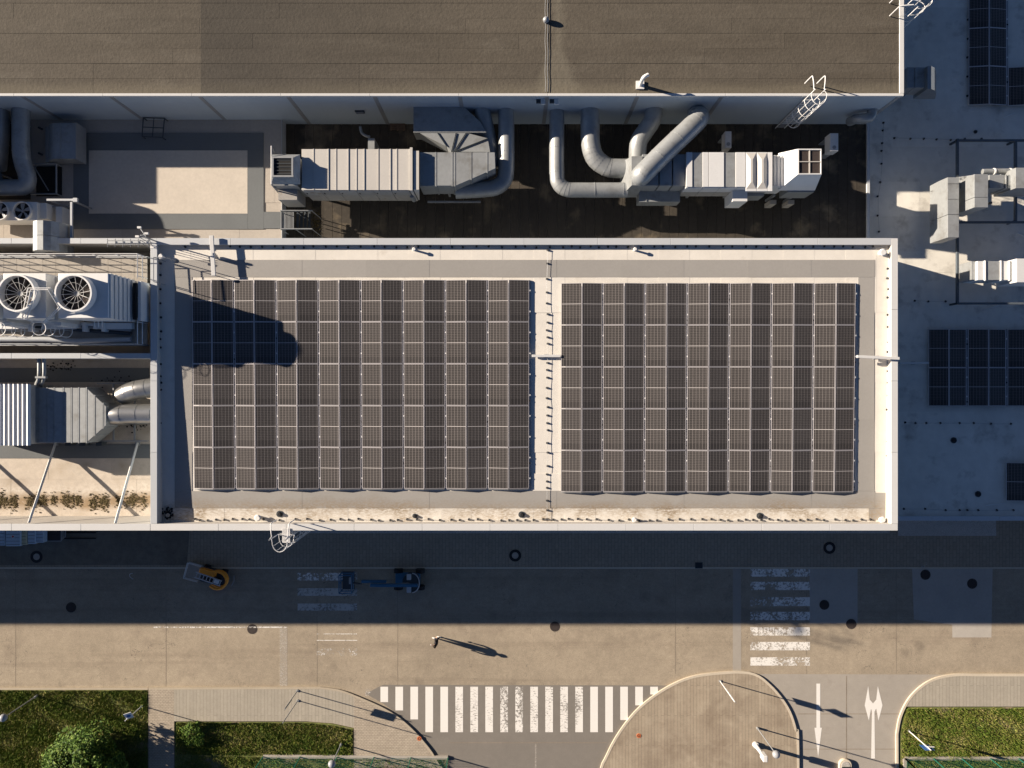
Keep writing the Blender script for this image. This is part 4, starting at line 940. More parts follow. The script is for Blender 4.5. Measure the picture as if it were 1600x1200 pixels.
# condenser with fans
def fan(par, c, r, z, blades=5, mat='dark_steel', ring='white', spokes=0, dome=.0, h=.16):
    MB().annulus(c.x,c.y,z-.02,z+h,r,r*1.10,36).build('shroud', m[ring], par, smooth=False)
    MB().cyl(c.x,c.y,z-.03,z-.005,r,28).build('fan_well', m['void'], par)
    for k_ in range(blades):
        a = 2*math.pi*k_/blades+.3; mb = MB(); vs = []
        for j,(rr_,da,dz_) in enumerate(((.18,-.25,.02),(.95,-.22,.02),(.98,.25,.07),(.5,.42,.07),(.18,.45,.07))):
            vs.append((c.x+r*rr_*math.cos(a+da),c.y+r*rr_*math.sin(a+da),z+dz_))
        mb.add(vs+[(v[0],v[1],v[2]-.01) for v in vs],[(0,1,2,3,4),(9,8,7,6,5)]); mb.build('blade', m[mat], par)
    MB().cyl(c.x,c.y,z,z+.10,r*.16,14).build('hub', m['steel'], par)
    for k_ in range(spokes):
        a = 2*math.pi*k_/spokes+.12; MB().bar((c.x+r*.14*math.cos(a),c.y+r*.14*math.sin(a),z+.11),(c.x+r*1.02*math.cos(a),c.y+r*1.02*math.sin(a),z+h),.011,4).build('guard_spoke', m['white'], par)
    if spokes: MB().ring((c.x,c.y,z+h-.02),r*.6,.006,28).build('guard_ring', m['white'], par)
t = thing('condenser', 'white condenser with two small dark fans at the photo edge', 'condenser', P(30,330,ZT))
c, d = P(-60,315,10.9), P(57,344,10.9); MB().box(c.x,d.x,d.y,c.y,9.7,10.85).build('casing', m['ahu_white'], t, bevel=.02)
c, d = P(57.5,317,10.6), P(73,342,10.6); MB().box(c.x,d.x,d.y,c.y,9.7,10.6).build('end_box', m['white'], t, bevel=.02)
for x_ in (-34,1,36): fan(t, P(x_,330,10.9), .44, 10.87, 5, 'steel', 'white')
c, d = P(87,323,10.2), P(97,350,10.2); MB().box(c.x,d.x,d.y,c.y,9.3,10.2).build('control_box', m['ahu_white'], t)
for y_ in (323,346): MB().tube([P(74,y_,10.1),P(88,y_,10.1)],.04,6).build('pipe', m['steel'], t)
for x_ in (-20,20,60): e = P(x_,340,9.7); MB().box(e.x-.05,e.x+.05,e.y-.05,e.y+.6,ZT-.02,9.7).build('leg', m['steel'], t)
t = thing('pipe_gantry', 'pale square steel post frame round the condenser corner', 'frame', P(111,340,ZT))
for e, f_ in (((74,312,11.2),(113,312,11.2)),((111,314,11.2),(111,372,11.2))):
    e, f_ = P(*e), P(*f_); MB().box(min(e.x,f_.x)-.05,max(e.x,f_.x)+.05,min(e.y,f_.y)-.05,max(e.y,f_.y)-.052 if e.y!=f_.y else e.y+.05,11.1,11.2).build('beam', m['coping'], t)
e = P(117,312,11.3); MB().box(e.x-.12,e.x+.1,e.y-.1,e.y+.1,11.15,11.28).build('corner_plate', m['coping'], t)
for e in ((111,313),(111,372),(76,312)): e = P(*e,11.1); MB().box(e.x-.04,e.x+.04,e.y-.04,e.y+.04,ZT,11.09).build('post', m['steel'], t)
# elbow hood that crosses the parapet
t = thing('elbow_duct', 'pale grey square elbow duct bridging the parapet near the gantry', 'duct', P(65,370,ZP))
ya, yb = P(0,391,12).y, P(0,345,12).y; segs = 9; cxa = P(65,0,12).x
oa = [(cxa+.88*math.cos(q_), 10.7+1.45*math.sin(q_)) for q_ in [math.pi*(1-k_/segs) for k_ in range(segs+1)]]
ia = [(cxa+.45*math.cos(q_), 10.7+.7*math.sin(q_)) for q_ in [math.pi*(1-k_/segs) for k_ in range(segs+1)]]
for y0_, y1_ in ((ya, (ya+yb)/2-.01), ((ya+yb)/2+.01, yb)):
    mb = MB()
    for k_ in range(segs):
        pp = [oa[k_],oa[k_+1],ia[k_+1],ia[k_]]
        mb.add([(x,y0_,z) for x,z in pp]+[(x,y1_,z) for x,z in pp],[(0,3,2,1),(4,5,6,7),(0,1,5,4),(1,2,6,5),(2,3,7,6),(3,0,4,7)])
    mb.build('duct_section', m['galv'], t)
t = thing('steel_rack', 'dark steel rack frame lying against the hall wall foot', 'rack', P(240,200,ZT))
cc = [P(224,184,9.6),P(257,185,9.6),P(254,215,9.6),P(222,213,9.6)]
for i in range(4): MB().bar(cc[i],cc[(i+1)%4],.03).build('frame_bar', m['dark_steel'], t); MB().bar(cc[i],(cc[i].x,cc[i].y,ZT),.03).build('post', m['dark_steel'], t)
MB().bar((cc[0]+cc[1])/2,(cc[2]+cc[3])/2,.025).build('frame_bar', m['dark_steel'], t); MB().bar((cc[0]+cc[3])/2,(cc[1]+cc[2])/2,.025).build('frame_bar', m['dark_steel'], t)

# ---------------------------------------------------------------- chillers on their platform
ZPF = 11.2
pf = thing('service_platform', 'raised steel service platform with white railings carrying the chillers', 'platform', P(120,470,ZPF))
p, q = P(-300,403,ZPF), P(230,538,ZPF)
n = 26
for i in range(n):
    a = p.x+(q.x-p.x)*i/n; MB().box(a+.006,p.x+(q.x-p.x)*(i+1)/n-.006,q.y,p.y,ZPF-.05,ZPF).build('deck_plank', m['ahu_side'] if 0 else m['concrete'], pf)
MB().box(p.x,q.x+.06,p.y+.002,p.y+.07,ZPF-.25,ZPF+.08).build('edge_beam', m['steel'], pf); MB().box(p.x,q.x+.06,q.y-.07,q.y-.002,ZPF-.25,ZPF+.08).build('edge_beam', m['steel'], pf)
for x_ in (-8,60,130,200): a = P(x_,470,ZPF); MB().box(a.x-.07,a.x+.07,q.y,q.y+.14,ZW-.03,ZPF-.06).build('column', m['steel'], pf); MB().box(a.x-.07,a.x+.07,p.y-.14,p.y,ZW-.03,ZPF-.06).build('column', m['steel'], pf)
ry0, ry1, rx1 = p.y+.03, q.y-.03, q.x+.02
rl = thing('railing', 'white tube railing round the chiller platform', 'railing', (rx1, ry0, ZPF))
for z in (ZPF+.55, ZPF+1.05):
    MB().bar((p.x,ry0,z),(rx1,ry0,z),.024).build('rail', m['white'], rl)
    MB().bar((rx1,ry0,z),(rx1,ry1+3.3,z),.024).build('rail', m['white'], rl)
    MB().bar((rx1,ry1+1.3,z),(rx1,ry1,z),.024).build('rail', m['white'], rl)
    MB().bar((p.x,ry1,z),(rx1,ry1,z),.024).build('rail', m['dark_steel' if 0 else 'steel'], rl)
for i in range(13): x_ = rx1-.02-i*1.15; MB().bar((x_,ry0,ZPF),(x_,ry0,ZPF+1.05),.022).build('post', m['white'], rl); MB().bar((x_,ry1,ZPF),(x_,ry1,ZPF+1.05),.022).build('post', m['steel'], rl)
for yy in (ry0-1.1,ry0-2.2,ry1+1.1): MB().bar((rx1,yy,ZPF),(rx1,yy,ZPF+1.05),.022).build('post', m['white'], rl)
ZC = 14.35
def chiller(xa, xb, fx, label):
    t = thing('chiller', label, 'chiller', P((xa+xb)/2, 465, ZPF), 'white chillers on the platform')
    a, b = P(xa,427,ZC), P(xb,497,ZC)
    MB().box(a.x,b.x,b.y,a.y,13.2,ZC).build('fan_deck', m['ahu_white'], t, bevel=.02)
    MB().frus((a.x+.35,b.y+.05,b.x-.35,a.y-.02),11.5,(a.x+.02,b.y+.02,b.x-.02,a.y-.02),13.19).build('coil_block', m['ahu_white'], t)
    MB().box(a.x+.2,b.x-.2,b.y-.32,b.y-.01,11.45,11.75).build('base_beam', m['ahu_white'], t)
    fan(t, P(fx,459,ZC+.2), .80, ZC+.16, 6, 'iron', 'ahu_white', 14, h=.40)
    MB().annulus(P(fx,459,ZC).x,P(fx,459,ZC).y,ZC-.0,ZC+.17,.80,.9,36).build('fan_collar', m['ahu_white'], t)
    e0, e1 = P(fx+27,431,ZC), P(xb-2,487,ZC)
    for e_, f_ in ((e0.x, e0.x+.02),): pass
    return t, a, b
chiller(5,72,33,'white chiller module with its fan under the bent ladder rails')
t2, a2, b2 = chiller(91,169,121,'white chiller module with an unobstructed fan beside the ribbed cabinet')
chiller(-75,-10,-45,'white chiller module at the very photo edge')
for xq in (80, 0):
    a, b = P(xq-8,433,13.7), P(xq+9,508,13.7); t = thing('valve_cabinet', 'low pale cabinet between the two big chiller fans' if xq==80 else 'low pale cabinet at the photo edge before the first fan', 'cabinet', P(xq,465,ZPF))
    MB().box(a.x,b.x,b.y+.2,a.y,11.4,13.65).build('casing', m['ahu'], t, bevel=.02); MB().box(a.x+.05,b.x-.05,b.y-.0,b.y+.19,11.4,13.3).build('step', m['ahu_white'], t)
t = thing('ribbed_cabinet', 'white vertically ribbed cabinet at the chiller end', 'cabinet', P(185,465,ZPF))
a, b = P(169.5,427,14.3), P(170.5,497,14.3)
for i in range(12):
    z_ = 11.9+i*.2; MB().box(a.x+.01,a.x+.05+.05*(i%2),b.y,a.y,z_+.012,z_+.188).build('rib', m['ahu_white'], t)
MB().box(a.x+.005,a.x+.03,b.y+.02,a.y-.02,11.6,14.28).build('core', m['ahu_side'], t)
MB().box(a.x+.2,a.x+.36,b.y+.1,a.y-.2,11.4,12.4).build('gap_panel', m['void'], t); MB().box(a.x+.40,a.x+.55,b.y+.05,a.y-.1,11.4,12.3).build('end_panel', m['ahu_white'], t)
# low pipework along the chiller feet
t = thing('pipework', 'bundle of insulated grey pipes along the chiller feet', 'pipes', P(100,515,ZPF))
for y_, z, r_, mt in ((502,11.7,.09,'ahu_white'),(507,11.6,.07,'steel'),(512,11.45,.10,'dark_steel'),(530,11.4,.13,'coping')):
    MB().tube([P(-100,y_,z),P(70,y_,z),P(120,y_+3,z-.05),P(205,y_+(0 if y_>525 else 9),z-.1)],r_,10).build('pipe', m[mt], t, smooth=True)
for x_ in (45,130,160): e = P(x_,507,11.9); MB().box(e.x-.08,e.x+.08,e.y-.35,e.y+.1,11.2,11.85).build('bracket', m['white'], t)
for x_ in (147,153,159): MB().tube([P(x_,494,12.6),P(x_+1,511,12.2)],.02,5).build('stub', m['white'], t)
# bent rails and hooped ladder cages
def hoops(label, x0, y0, n=4, rails=True):
    t = thing('ladder_cage', label, 'ladder', P(x0, y0, ZPF), 'hooped ladder cages at the chillers')
    if rails:
        for off in (0, 4):
            pts = [(x0-27+off,y0-18+off,14.5),(x0-17+off,y0-63+off*.6,15.4),(x0+18-off,y0-63+off*.6,15.4),(x0+35-off,y0-33,14.7),(x0+10-off,y0-9,14.1)]
            MB().tube([P(*v) for v in pts],.026,6).build('guard_rail', m['white'], t)
        MB().tube([P(x0-27,y0-18,14.5),P(x0-8,y0-9,14.1)],.026,6).build('guard_rail', m['white'], t)
        for k_ in range(2): MB().tube([P(x0-27+k_*8,y0-16,14.4),P(x0-9+k_*8,y0-60,15.3)],.03,6).build('stringer', m['white'], t)
    c = P(x0, y0, 14.1)
    for k_ in range(n):
        z = 14.1-k_*.62; MB().ring((c.x+.06*k_,c.y-.0,z),.33,.016,22).build('hoop', m['white'], t)
    for a in (0,1.05,2.1,3.14,4.2,5.2): MB().bar((c.x+.33*math.cos(a),c.y+.33*math.sin(a),14.1),(c.x+.33*math.cos(a)+.06*(n-1),c.y+.33*math.sin(a),14.1-.62*(n-1)),.008,4).build('cage_strip', m['white'], t)
hoops('white bent rails and hooped cage in front of the first big fan', 61, 513)
hoops('hooped ladder cage at the very photo edge by the chillers', -2, 514, rails=False)

# corner post with camera arms at the coping corner
t = thing('roof_mast', 'thin mast with arms and cameras on the coping corner by the chillers', 'mast', P(248,372,ZP))
mb = (XW+.25, YN-.15)
MB().bar((mb[0],mb[1],ZP),(mb[0],mb[1],ZP+1.5),.035).build('pole', m['steel'], t)
for dx,dy,dz_ in ((-.7,.15,.4),(.25,.1,1.4),(-.35,.5,.9),(.2,-.45,.7)):
    MB().bar((mb[0],mb[1],ZP+dz_),(mb[0]+dx,mb[1]+dy,ZP+dz_),.022).build('arm', m['steel'], t)
    MB().box(mb[0]+dx-.1,mb[0]+dx+.08,mb[1]+dy-.05,mb[1]+dy+.05,ZP+dz_-.05,ZP+dz_+.06).build('camera', m['white'], t)
for i in range(3): MB().bar((mb[0]-.45,mb[1]-.25+.12*i,ZP+.05),(mb[0]-.3,mb[1]-.25+.12*i,ZP+1.0),.015).build('stay', m['steel'], t)
t = thing('pipe_bracket', 'small galvanised bracket and pipe lying along the narrow coping', 'bracket', P(200,378,ZP))
for y_ in (376,382): MB().tube([P(168,y_,ZP+.15),P(232,y_,ZP+.15)],.02,5).build('rail', m['steel'], t)
for x_ in (168,180,192,204,216,232): MB().tube([P(x_,373,ZP+.15),P(x_,386,ZP+.15)],.018,5).build('rung', m['steel'], t)
# small guard railing on the main roof corner
t = thing('guard_rail', 'low steel guard rail in the roof corner beside the mast', 'railing', P(262,430,ZP))
for x0_,y0_,x1_,y1_ in ((240,402,258,402),(240,402,240,440)):
    for z in (ZP+.5, ZP+1.0): MB().bar(P(x0_,y0_,z),P(x1_,y1_,z),.02).build('rail', m['steel'], t)
for e in ((240,402),(258,402),(240,440)): w_ = P(*e,ZP+1.0); MB().bar((w_.x,w_.y,ZP-.6),(w_.x,w_.y,ZP+1.0),.02).build('post', m['steel'], t)

# ---------------------------------------------------------------- west lower bay: silver duct unit
u = unit('duct_unit', 'silver ribbed duct unit with a corrugated white cover and tapered end', 'air handling unit', P(90,650,ZW))
zc = 11.65; a, b = P(-60,600,zc), P(48,696,zc); n = 30
vs = []; 
for i in range(n+1):
    x = a.x+(b.x-a.x)*i/n; z = zc + (.07 if i%2 else 0)
    vs += [(x,b.y,z),(x,a.y,z)]
mb = MB(); mb.add(vs,[(2*i,2*i+2,2*i+3,2*i+1) for i in range(n)]); o_ = mb.build('corrugated_cover', m['ahu_white'], u)
sol = o_.modifiers.new('thick','SOLIDIFY'); sol.thickness = .02
MB().box(a.x,b.x-.1,b.y+.05,a.y-.05,9.6,zc-.06).build('casing', m['ahu_side'], u)
zd = 11.1
def Y2(x): return 606 if x <= 135 else 606+(x-135)*.95
def Y3(x): return 691.5 if x <= 135 else 691.5-(x-135)*.88
cuts = [48.5,60,73,84,98.5,111,122.5,134.5,147.5,160.5,166]
for i in range(len(cuts)-1):
    x0_, x1_ = cuts[i]+.5, cuts[i+1]-.5
    MB().prism([P(x0_,Y2(x0_),zd)[:2],P(x1_,Y2(x1_),zd)[:2],P(x1_,Y3(x1_),zd)[:2],P(x0_,Y3(x0_),zd)[:2]],9.7,zd).build('duct_section', m['galv'], u, bevel=.008)
    if i < 9:
        xx = cuts[i+1]; c, d = P(xx,Y2(xx)-1,zd+.04), P(xx,Y3(xx)+1,zd+.04); MB().box(c.x-.022,c.x+.022,d.y,c.y,9.7,zd+.014).build('duct_flange', m['galv'], u)
duct('bright steel round duct leaving the tapered end toward the parapet', [(172,648,10.5),(188,648,10.6),(205,647,10.6),(250,647,10.6)], .52, 'shiny', group='silver outlet ducts', band=.7)
tt = duct('bright steel slanted round duct above the straight outlet duct', [(192,619,10.2),(205,612,10.4),(222,608,10.5),(252,604,10.5)], .50, 'shiny', group='silver outlet ducts', band=.5)
MB().box(P(152,0,9.6).x,P(231,0,9.6).x,P(0,690,9.6).y,P(0,688,9.6).y,9.5,9.65).build('base_rail', m['steel'], u); MB().box(P(152,0,9.6).x,P(231,0,9.6).x,P(0,600,9.6).y,P(0,598,9.6).y,9.5,9.65).build('base_rail', m['steel'], u)
for x_ in (176,209): MB().box(P(x_,0,9.6).x,P(x_+2,0,9.6).x,P(0,688,9.6).y,P(0,600,9.6).y,9.5,9.62).build('cross_rail', m['steel'], u)
for x_ in (108,130,156): c = P(x_,694,9.8); MB().box(c.x-.16,c.x+.16,c.y-.08,c.y+.1,9.4,9.9).build('mount', m['dark_steel'], u)
t = thing('pipe_pair', 'pair of insulated vertical pipes rising behind the silver duct unit', 'pipes', P(65,580,ZW))
for x_ in (61,69): MB().tube(smooth_path([P(x_,553,11.3),P(x_,588,11.3),P(x_-4,600,10.9),P(x_-5,607,10.3)],4),.09,12).build('pipe', m['galv'], t, smooth=True)
MB().box(P(57,0,11.3).x,P(73,0,11.3).x,P(0,591,11.3).y,P(0,588,11.3).y,11.2,11.42).build('clamp', m['steel'], t)
for a,b in (((87,692),(45,817)),((215,692),(180,818)),((-45,692),(-90,817))):
    t = thing('parapet_brace', {87:'sloping pale brace from the parapet, middle of the wall beside silver unit',215:'sloping pale brace from the parapet nearest the black leaf heap',-45:'sloping pale brace at the photo edge behind the corrugated cover'}[a[0]], 'brace', P(*a,ZW), 'sloping parapet braces')
    e, f_ = P(*a,ZW+.05), P(*b,ZP-.15)
    mb = MB(); mb.tube([e,f_],.075,4).build('strut', m['coping_white'], t); MB().box(e.x-.12,e.x+.12,e.y-.15,e.y+.15,ZW-.02,ZW+.06).build('base_plate', m['steel'], t)
mo = MB()
for i in range(3200):
    x_ = random.uniform(-30,233); y_ = 783+random.gauss(0,5.5)+2*math.sin(x_*.05)
    if math.sin(x_*.13)+math.sin(x_*.31+1)+random.gauss(0,.55) < -.25: continue
    c = P(x_,y_,ZW); r_ = random.uniform(.012,.055); mo.add([(c.x+r_*math.cos(k_*1.26)*random.uniform(.5,1.3),c.y+r_*math.sin(k_*1.26)*random.uniform(.5,1.3),ZW) for k_ in range(5)]+[(c.x,c.y,ZW+r_*.5)],[(k_,(k_+1)%5,5) for k_ in range(5)])
tag(mo.build('moss', m['moss']), kind='stuff')
deb = MB()
for i in range(70):
    x_, y_ = random.choice(((100,572,14,6),(210,668,4,4),(185,594,8,3)))[:2]; x_ += random.gauss(0,13); y_ += random.gauss(0,5)
    if x_ > 230: continue
    c = P(x_,y_,ZW); s_ = random.uniform(.02,.06); deb.sphere((c.x,c.y,ZW+.02),s_,5,3)
tag(deb.build('leaf_litter', m['black']), kind='stuff')

# ---------------------------------------------------------------- east wing equipment
t = thing('pipe_rack', 'large dark steel pipe frame standing round the ducts on the shaded wing', 'frame', P(1497,340,ZE))
for e, f_ in (((1497,218),(1497,474)),((1497,219),(1640,219)),((1588,219),(1588,345)),((1497,347),(1640,347)),((1497,474),(1640,474))):
    e, f_ = P(*e,ZE+.9), P(*f_,ZE+.9); MB().box(min(e.x,f_.x)-.055,max(e.x,f_.x)+.055,min(e.y,f_.y)-.055,max(e.y,f_.y)+.055,ZE+.75+.003*(e.x==f_.x),ZE+.9-.003*(e.x==f_.x)).build('beam', M('frame_blue_grey',(.10,.12,.14),.5,metal=.2) if 'frame_blue_grey' not in bpy.data.materials else bpy.data.materials['frame_blue_grey'], t)
for e in ((1497,219),(1497,347),(1497,474),(1588,219),(1588,345)): e = P(*e,ZE+.75); MB().box(e.x-.05,e.x+.05,e.y-.05,e.y+.05,ZE,e.z).build('post', m['dark_steel'], t)
u = thing('duct_run', 'pale angular duct run zigzagging inside the steel pipe frame', 'duct', P(1540,300,ZE))
def dbox(a,b,c,d,zt,zb,nm='duct_section',mt='galv'):
    e, f_ = P(a,b,zt), P(c,d,zt); return MB().box(e.x,f_.x,f_.y,e.y,zb,zt).build(nm, m[mt], u, bevel=.01)
mp = 'ahu_side'
e0 = P(1481.5,277,10.6); 
dbox(1481,277,1498.5,287,10.6,8.9); dbox(1481,287.6,1498.5,311,10.6,8.9); dbox(1481,311.6,1498.5,335,10.6,8.9); dbox(1481,335.6,1498.5,371,10.6,8.9)
a, b = P(1481,277,10.6), P(1481,335,10.6)
xL = P(1473,0,9.6).x
MB().add([(xL,P(0,280,9.6).y,9.2),(a.x-.005,a.y,9.2),(a.x-.005,a.y,10.6),(xL,P(0,335,9.6).y,9.2),(a.x-.005,b.y,9.2),(a.x-.005,b.y,10.6)],[(0,3,5,2),(0,2,1),(3,4,5),(0,1,4,3),(1,2,5,4)]).build('sloped_side', m['galv'], u)
dbox(1499.2,278,1513,295,10.0,9.2); dbox(1522.5,272,1544,308,11.2,9.0); dbox(1522.5,308.6,1544,324,11.2,9.0)
MB().frus((P(1513.5,0,9.4).x,P(0,329,9.4).y,P(1522,0,11).x-.01,P(0,276,9.4).y),9.2,(P(1522,0,11).x-.05,P(0,324,11).y,P(1522,0,11).x-.01,P(0,274,11).y),11.15).build('sloped_side', m['galv'], u)
dbox(1546,273,1569,294,10.6,9.4); dbox(1571,273,1573.5,295,10.65,9.4,'duct_flange'); dbox(1574.5,273,1586,294,10.6,9.4); dbox(1587,262,1640,294,11.0,9.2)
for x_, r_ in ((1552,268),(1577,267)): pass
MB().tube([P(1535,268,10.2),P(1590,267,10.2)],.14,12).build('pipe', m['galv'], u, smooth=True)
for x_ in (1553,1578): MB().tube([P(x_-1,268,10.2),P(x_+1,268,10.2)],.18,12).build('pipe_flange', m['white'], u)
for x_,y_ in ((1485,280),(1495,365),(1528,278),(1540,320),(1560,285),(1600,285)): e = P(x_,y_,8.9); MB().box(e.x-.05,e.x+.05,e.y-.05,e.y+.05,ZE,9.4 if x_>1500 else 8.9).build('leg', m['dark_steel'], u)
u = thing('duct_run', 'lower pale flanged duct running to the photo edge below the zigzag duct', 'duct', P(1550,425,ZE))
dbox(1518,408,1527,437,10.0,8.9,'end_cap'); 
for a_, b_, mt in ((1527.6,1538.5,'ahu_white'),(1541,1563,'galv'),(1566,1576.5,'ahu_white'),(1579,1588,'galv')): dbox(a_,408,b_,437.5,10.2,8.9,'duct_section',mt)
for a_ in (1539,1563.7,1577): dbox(a_,407,a_+1.7,438.5,10.26,8.85,'duct_flange','ahu_white')
dbox(1588.6,404,1640,441,10.6,8.9,'casing','ahu_white')
for x_ in (1520,1550,1575,1600):
    for y_ in (410,435): e = P(x_,y_,8.9); MB().box(e.x-.04,e.x+.04,e.y-.04,e.y+.04,ZE,8.9).build('leg', m['dark_steel'], u)
u = thing('exhaust_hood', 'blue-lit curved exhaust hood attached to the far side wall of hall', 'exhaust hood', P(1440,120,ZE))
a, b = P(1420,103,10.6), P(1466,139,10.6)
dbox(1418,105,1429,137,10.3,9.3); dbox(1429.8,105,1447,137,10.3,9.3)
pr = [(P(1447.6,0,10.5).x,9.2),(P(1447.6,0,10.5).x,10.6),(P(1455,0,10.6).x,10.6),(P(1462,0,10.5).x,10.4),(P(1466,0,10.2).x,10.0),(P(1467,0,9.6).x,9.2)]
n = len(pr); MB().add([(x,b.y,z) for x,z in pr]+[(x,a.y,z) for x,z in pr],[list(range(n)),list(range(n,2*n))[::-1]]+[(i,n+i,n+(i+1)%n,(i+1)%n) for i in range(n)]).build('shell', m['shiny'], u)
for x_ in (1430,1455): e = P(x_,135,9.2); MB().box(e.x-.05,e.x+.05,e.y-.05,e.y+.05,ZE,9.3).build('leg', m['dark_steel'], u)
for a,b,l in (((1568,184),(1586,176),'thin white rod lying near the end of the long array'),((1537,484),(1562,477),'thin white rod lying above the two-row array'),((1540,790),(1570,786),'thin white rod lying near the low coping'),((1590,364),(1606,372),'thin white rod lying beside the lower duct')):
    tag(MB().bar(P(*a,ZE+.04),P(*b,ZE+.04),.022).build('conductor_rod', m['white']), l, 'rod', 'white rods on the shaded wing')

# ---------------------------------------------------------------- street things
def manhole(x, y, label, r=.36, ringed=False, z=0.006, mat='iron'):
    p = P(x, y, z); t = thing('manhole_cover', label, 'manhole cover', p, 'manhole covers')
    MB().annulus(p.x,p.y,z-.02,z+.006,r*.86,r,28).build('rim', m['black' if ringed else 'iron'], t)
    if ringed:
        MB().annulus(p.x,p.y,z-.02,z+.004,r*.55,r*.855,28).build('collar', m['black'], t); MB().cyl(p.x,p.y,z-.02,z+.005,r*.54,24).build('lid', m['concrete'], t)
    else:
        MB().cyl(p.x,p.y,z-.02,z+.002,r*.85,24).build('lid', m[mat], t)
        for k_ in range(-3,4): MB().box(p.x-r*.7*math.cos(k_*.35),p.x+r*.7*math.cos(k_*.35),p.y+k_*r*.2-.01,p.y+k_*r*.2+.01,z+.002,z+.007).build('lid_rib', m[mat], t)
manhole(57,870,'ringed manhole cover below the stacked crates',.40,True,.115)
manhole(805,868,'ringed manhole cover on the pavement midway along the building',.40,True,.115)
manhole(1296,856,'ringed manhole cover on the pavement near the building corner',.40,True,.115)
manhole(111,949,'dark manhole cover in the shaded road below the crates',.34)
manhole(394,983,'rusty brown manhole cover on the faded bay line',.33)
manhole(867,979,'brown manhole cover in the sun at the edge of the shade',.33)
manhole(1288,945,'black manhole cover on the pale patch beside the worn crossing',.33)
manhole(1330,975,'black manhole cover at the shade edge beside the worn crossing',.34)
manhole(1446,898,'black manhole cover on the big pale patch next to the kerb scraps',.34)
manhole(1519,912,'black manhole cover alone on the big pale patch',.34)
t = thing('street_drain', 'square black street drain at the kerb left of the worn crossing'.replace('left of','before'), 'drain', P(1092,883,.11))
p = P(1092,883.5,.12); MB().box(p.x-.25,p.x+.25,p.y-.2,p.y+.2,.09,.122).build('frame', m['dark_steel'], t)
for i in range(6): MB().box(p.x-.2+i*.07,p.x-.17+i*.07,p.y-.16,p.y+.16,.1222,.13).build('grate_bar', m['black'], t)
for x_, y_, l in ((655,1154,'orange round marker cover on the brick pavement by the sunlit crossing'),(998,1149.5,'orange-brown round marker cover on the traffic island')):
    p = P(x_,y_,.12); t = thing('valve_cover', l, 'valve cover', p, 'orange valve covers'); MB().cyl(p.x,p.y,.10,.13,.15,18).build('lid', m['pipe_red'], t); MB().annulus(p.x,p.y,.13,.14,.06,.09,14).build('ring', m['iron'], t)
def lamp(bx, by, tx, ty, label, z=None):
    D = H; r0 = math.hypot(bx-800, by-600); r1 = math.hypot(tx-800, ty-600); zt_ = H-(H-.1)*r0/r1
    b = P(bx,by,.1); zt_ = z or zt_
    t = thing('street_lamp', label, 'street lamp', (b.x,b.y,.1), 'globe street lamps')
    MB().cyl(b.x,b.y,.08,.35,.075,12).build('base', m['steel'], t); MB().cyl(b.x,b.y,.35,zt_-.2,.04,10,.032).build('pole', m['steel'], t)
    MB().cyl(b.x,b.y,zt_-.24,zt_-.16,.09,12).build('collar', m['steel'], t); MB().sphere((b.x,b.y,zt_),.235,24,16).build('globe', m['bulb'], t, smooth=True)
lamp(1183,1137,1208.5,1170,'globe lamp on a white post in the traffic island', 3.7)
lamp(533.5,1162,513,1191,'globe lamp standing in the strip of grass by the green fence')
lamp(58,1087,5,1121,'globe lamp over the lawn nearest the photo edge')
def pole(t, bx, by, zt_, mt='steel', r=.03, z0=.1):
    b = P(bx,by,z0); MB().cyl(b.x,b.y,z0-.03,z0+.06,.09,10).build('foot', m['steel'], t); MB().cyl(b.x,b.y,z0+.06,zt_,r,8).build('pole', m[mt], t); return b
t = thing('road_sign', 'road sign pole with one rectangular plate at the pavement by the crossing', 'road sign', P(465,1079,.1)); b = pole(t,465,1079,2.9)
def rplate(b, z0, z1, hw, th=.012, off=.04):
    d_ = Vector((b.x, b.y, 0)).normalized(); n_ = Vector((-d_.y, d_.x, 0)); c_ = Vector((b.x, b.y, 0)) + n_*off
    return MB().prism([(c_+d_*hw+n_*th)[:2],(c_-d_*hw+n_*th)[:2],(c_-d_*hw-n_*th)[:2],(c_+d_*hw-n_*th)[:2]], z0, z1)
rplate(b, 2.0, 2.6, .27).build('sign_plate', m['dark_steel'], t)
t = thing('signpost', 'bare thin pole beside the road sign on the rowed pavement', 'pole', P(465.5,1094.5,.1)); b = pole(t,465.5,1094.5,3.4)
t = thing('road_sign', 'road sign pole with a round and a diamond plate on the traffic island', 'road sign', P(1125,1064,.1)); b = pole(t,1125,1064,3.4,'white',.032)
rplate(b, 1.9, 2.6, .27).build('sign_plate', m['steel'], t)
d_ = Vector((b.x, b.y, 0)).normalized(); n_ = Vector((-d_.y, d_.x, 0)); c_ = Vector((b.x, b.y, 0)) + n_*.04; vs = []
for o_ in (.008, -.008): vs += [c_+n_*o_+Vector((0,0,2.65)), c_+n_*o_+d_*.36+Vector((0,0,3.02)), c_+n_*o_+Vector((0,0,3.39)), c_+n_*o_-d_*.36+Vector((0,0,3.02))]
MB().add(vs,[(0,1,2,3),(7,6,5,4),(0,4,5,1),(1,5,6,2),(2,6,7,3),(3,7,4,0)]).build('diamond_plate', m['steel'], t)
t = thing('road_sign', 'tilted blue and white sign on the lawn near the brick path', 'road sign', P(222,1103,.1)); b = pole(t,222,1103,2.3,'white')
q_ = MB(); q_.add([(-.22,-.3,0),(.22,-.3,0),(.22,.3,.0),(-.22,.3,.0),(-.22,-.3,.03),(.22,-.3,.03),(.22,.3,.03),(-.22,.3,.03)],[(0,3,2,1),(4,5,6,7),(0,1,5,4),(1,2,6,5),(2,3,7,6),(3,0,4,7)])
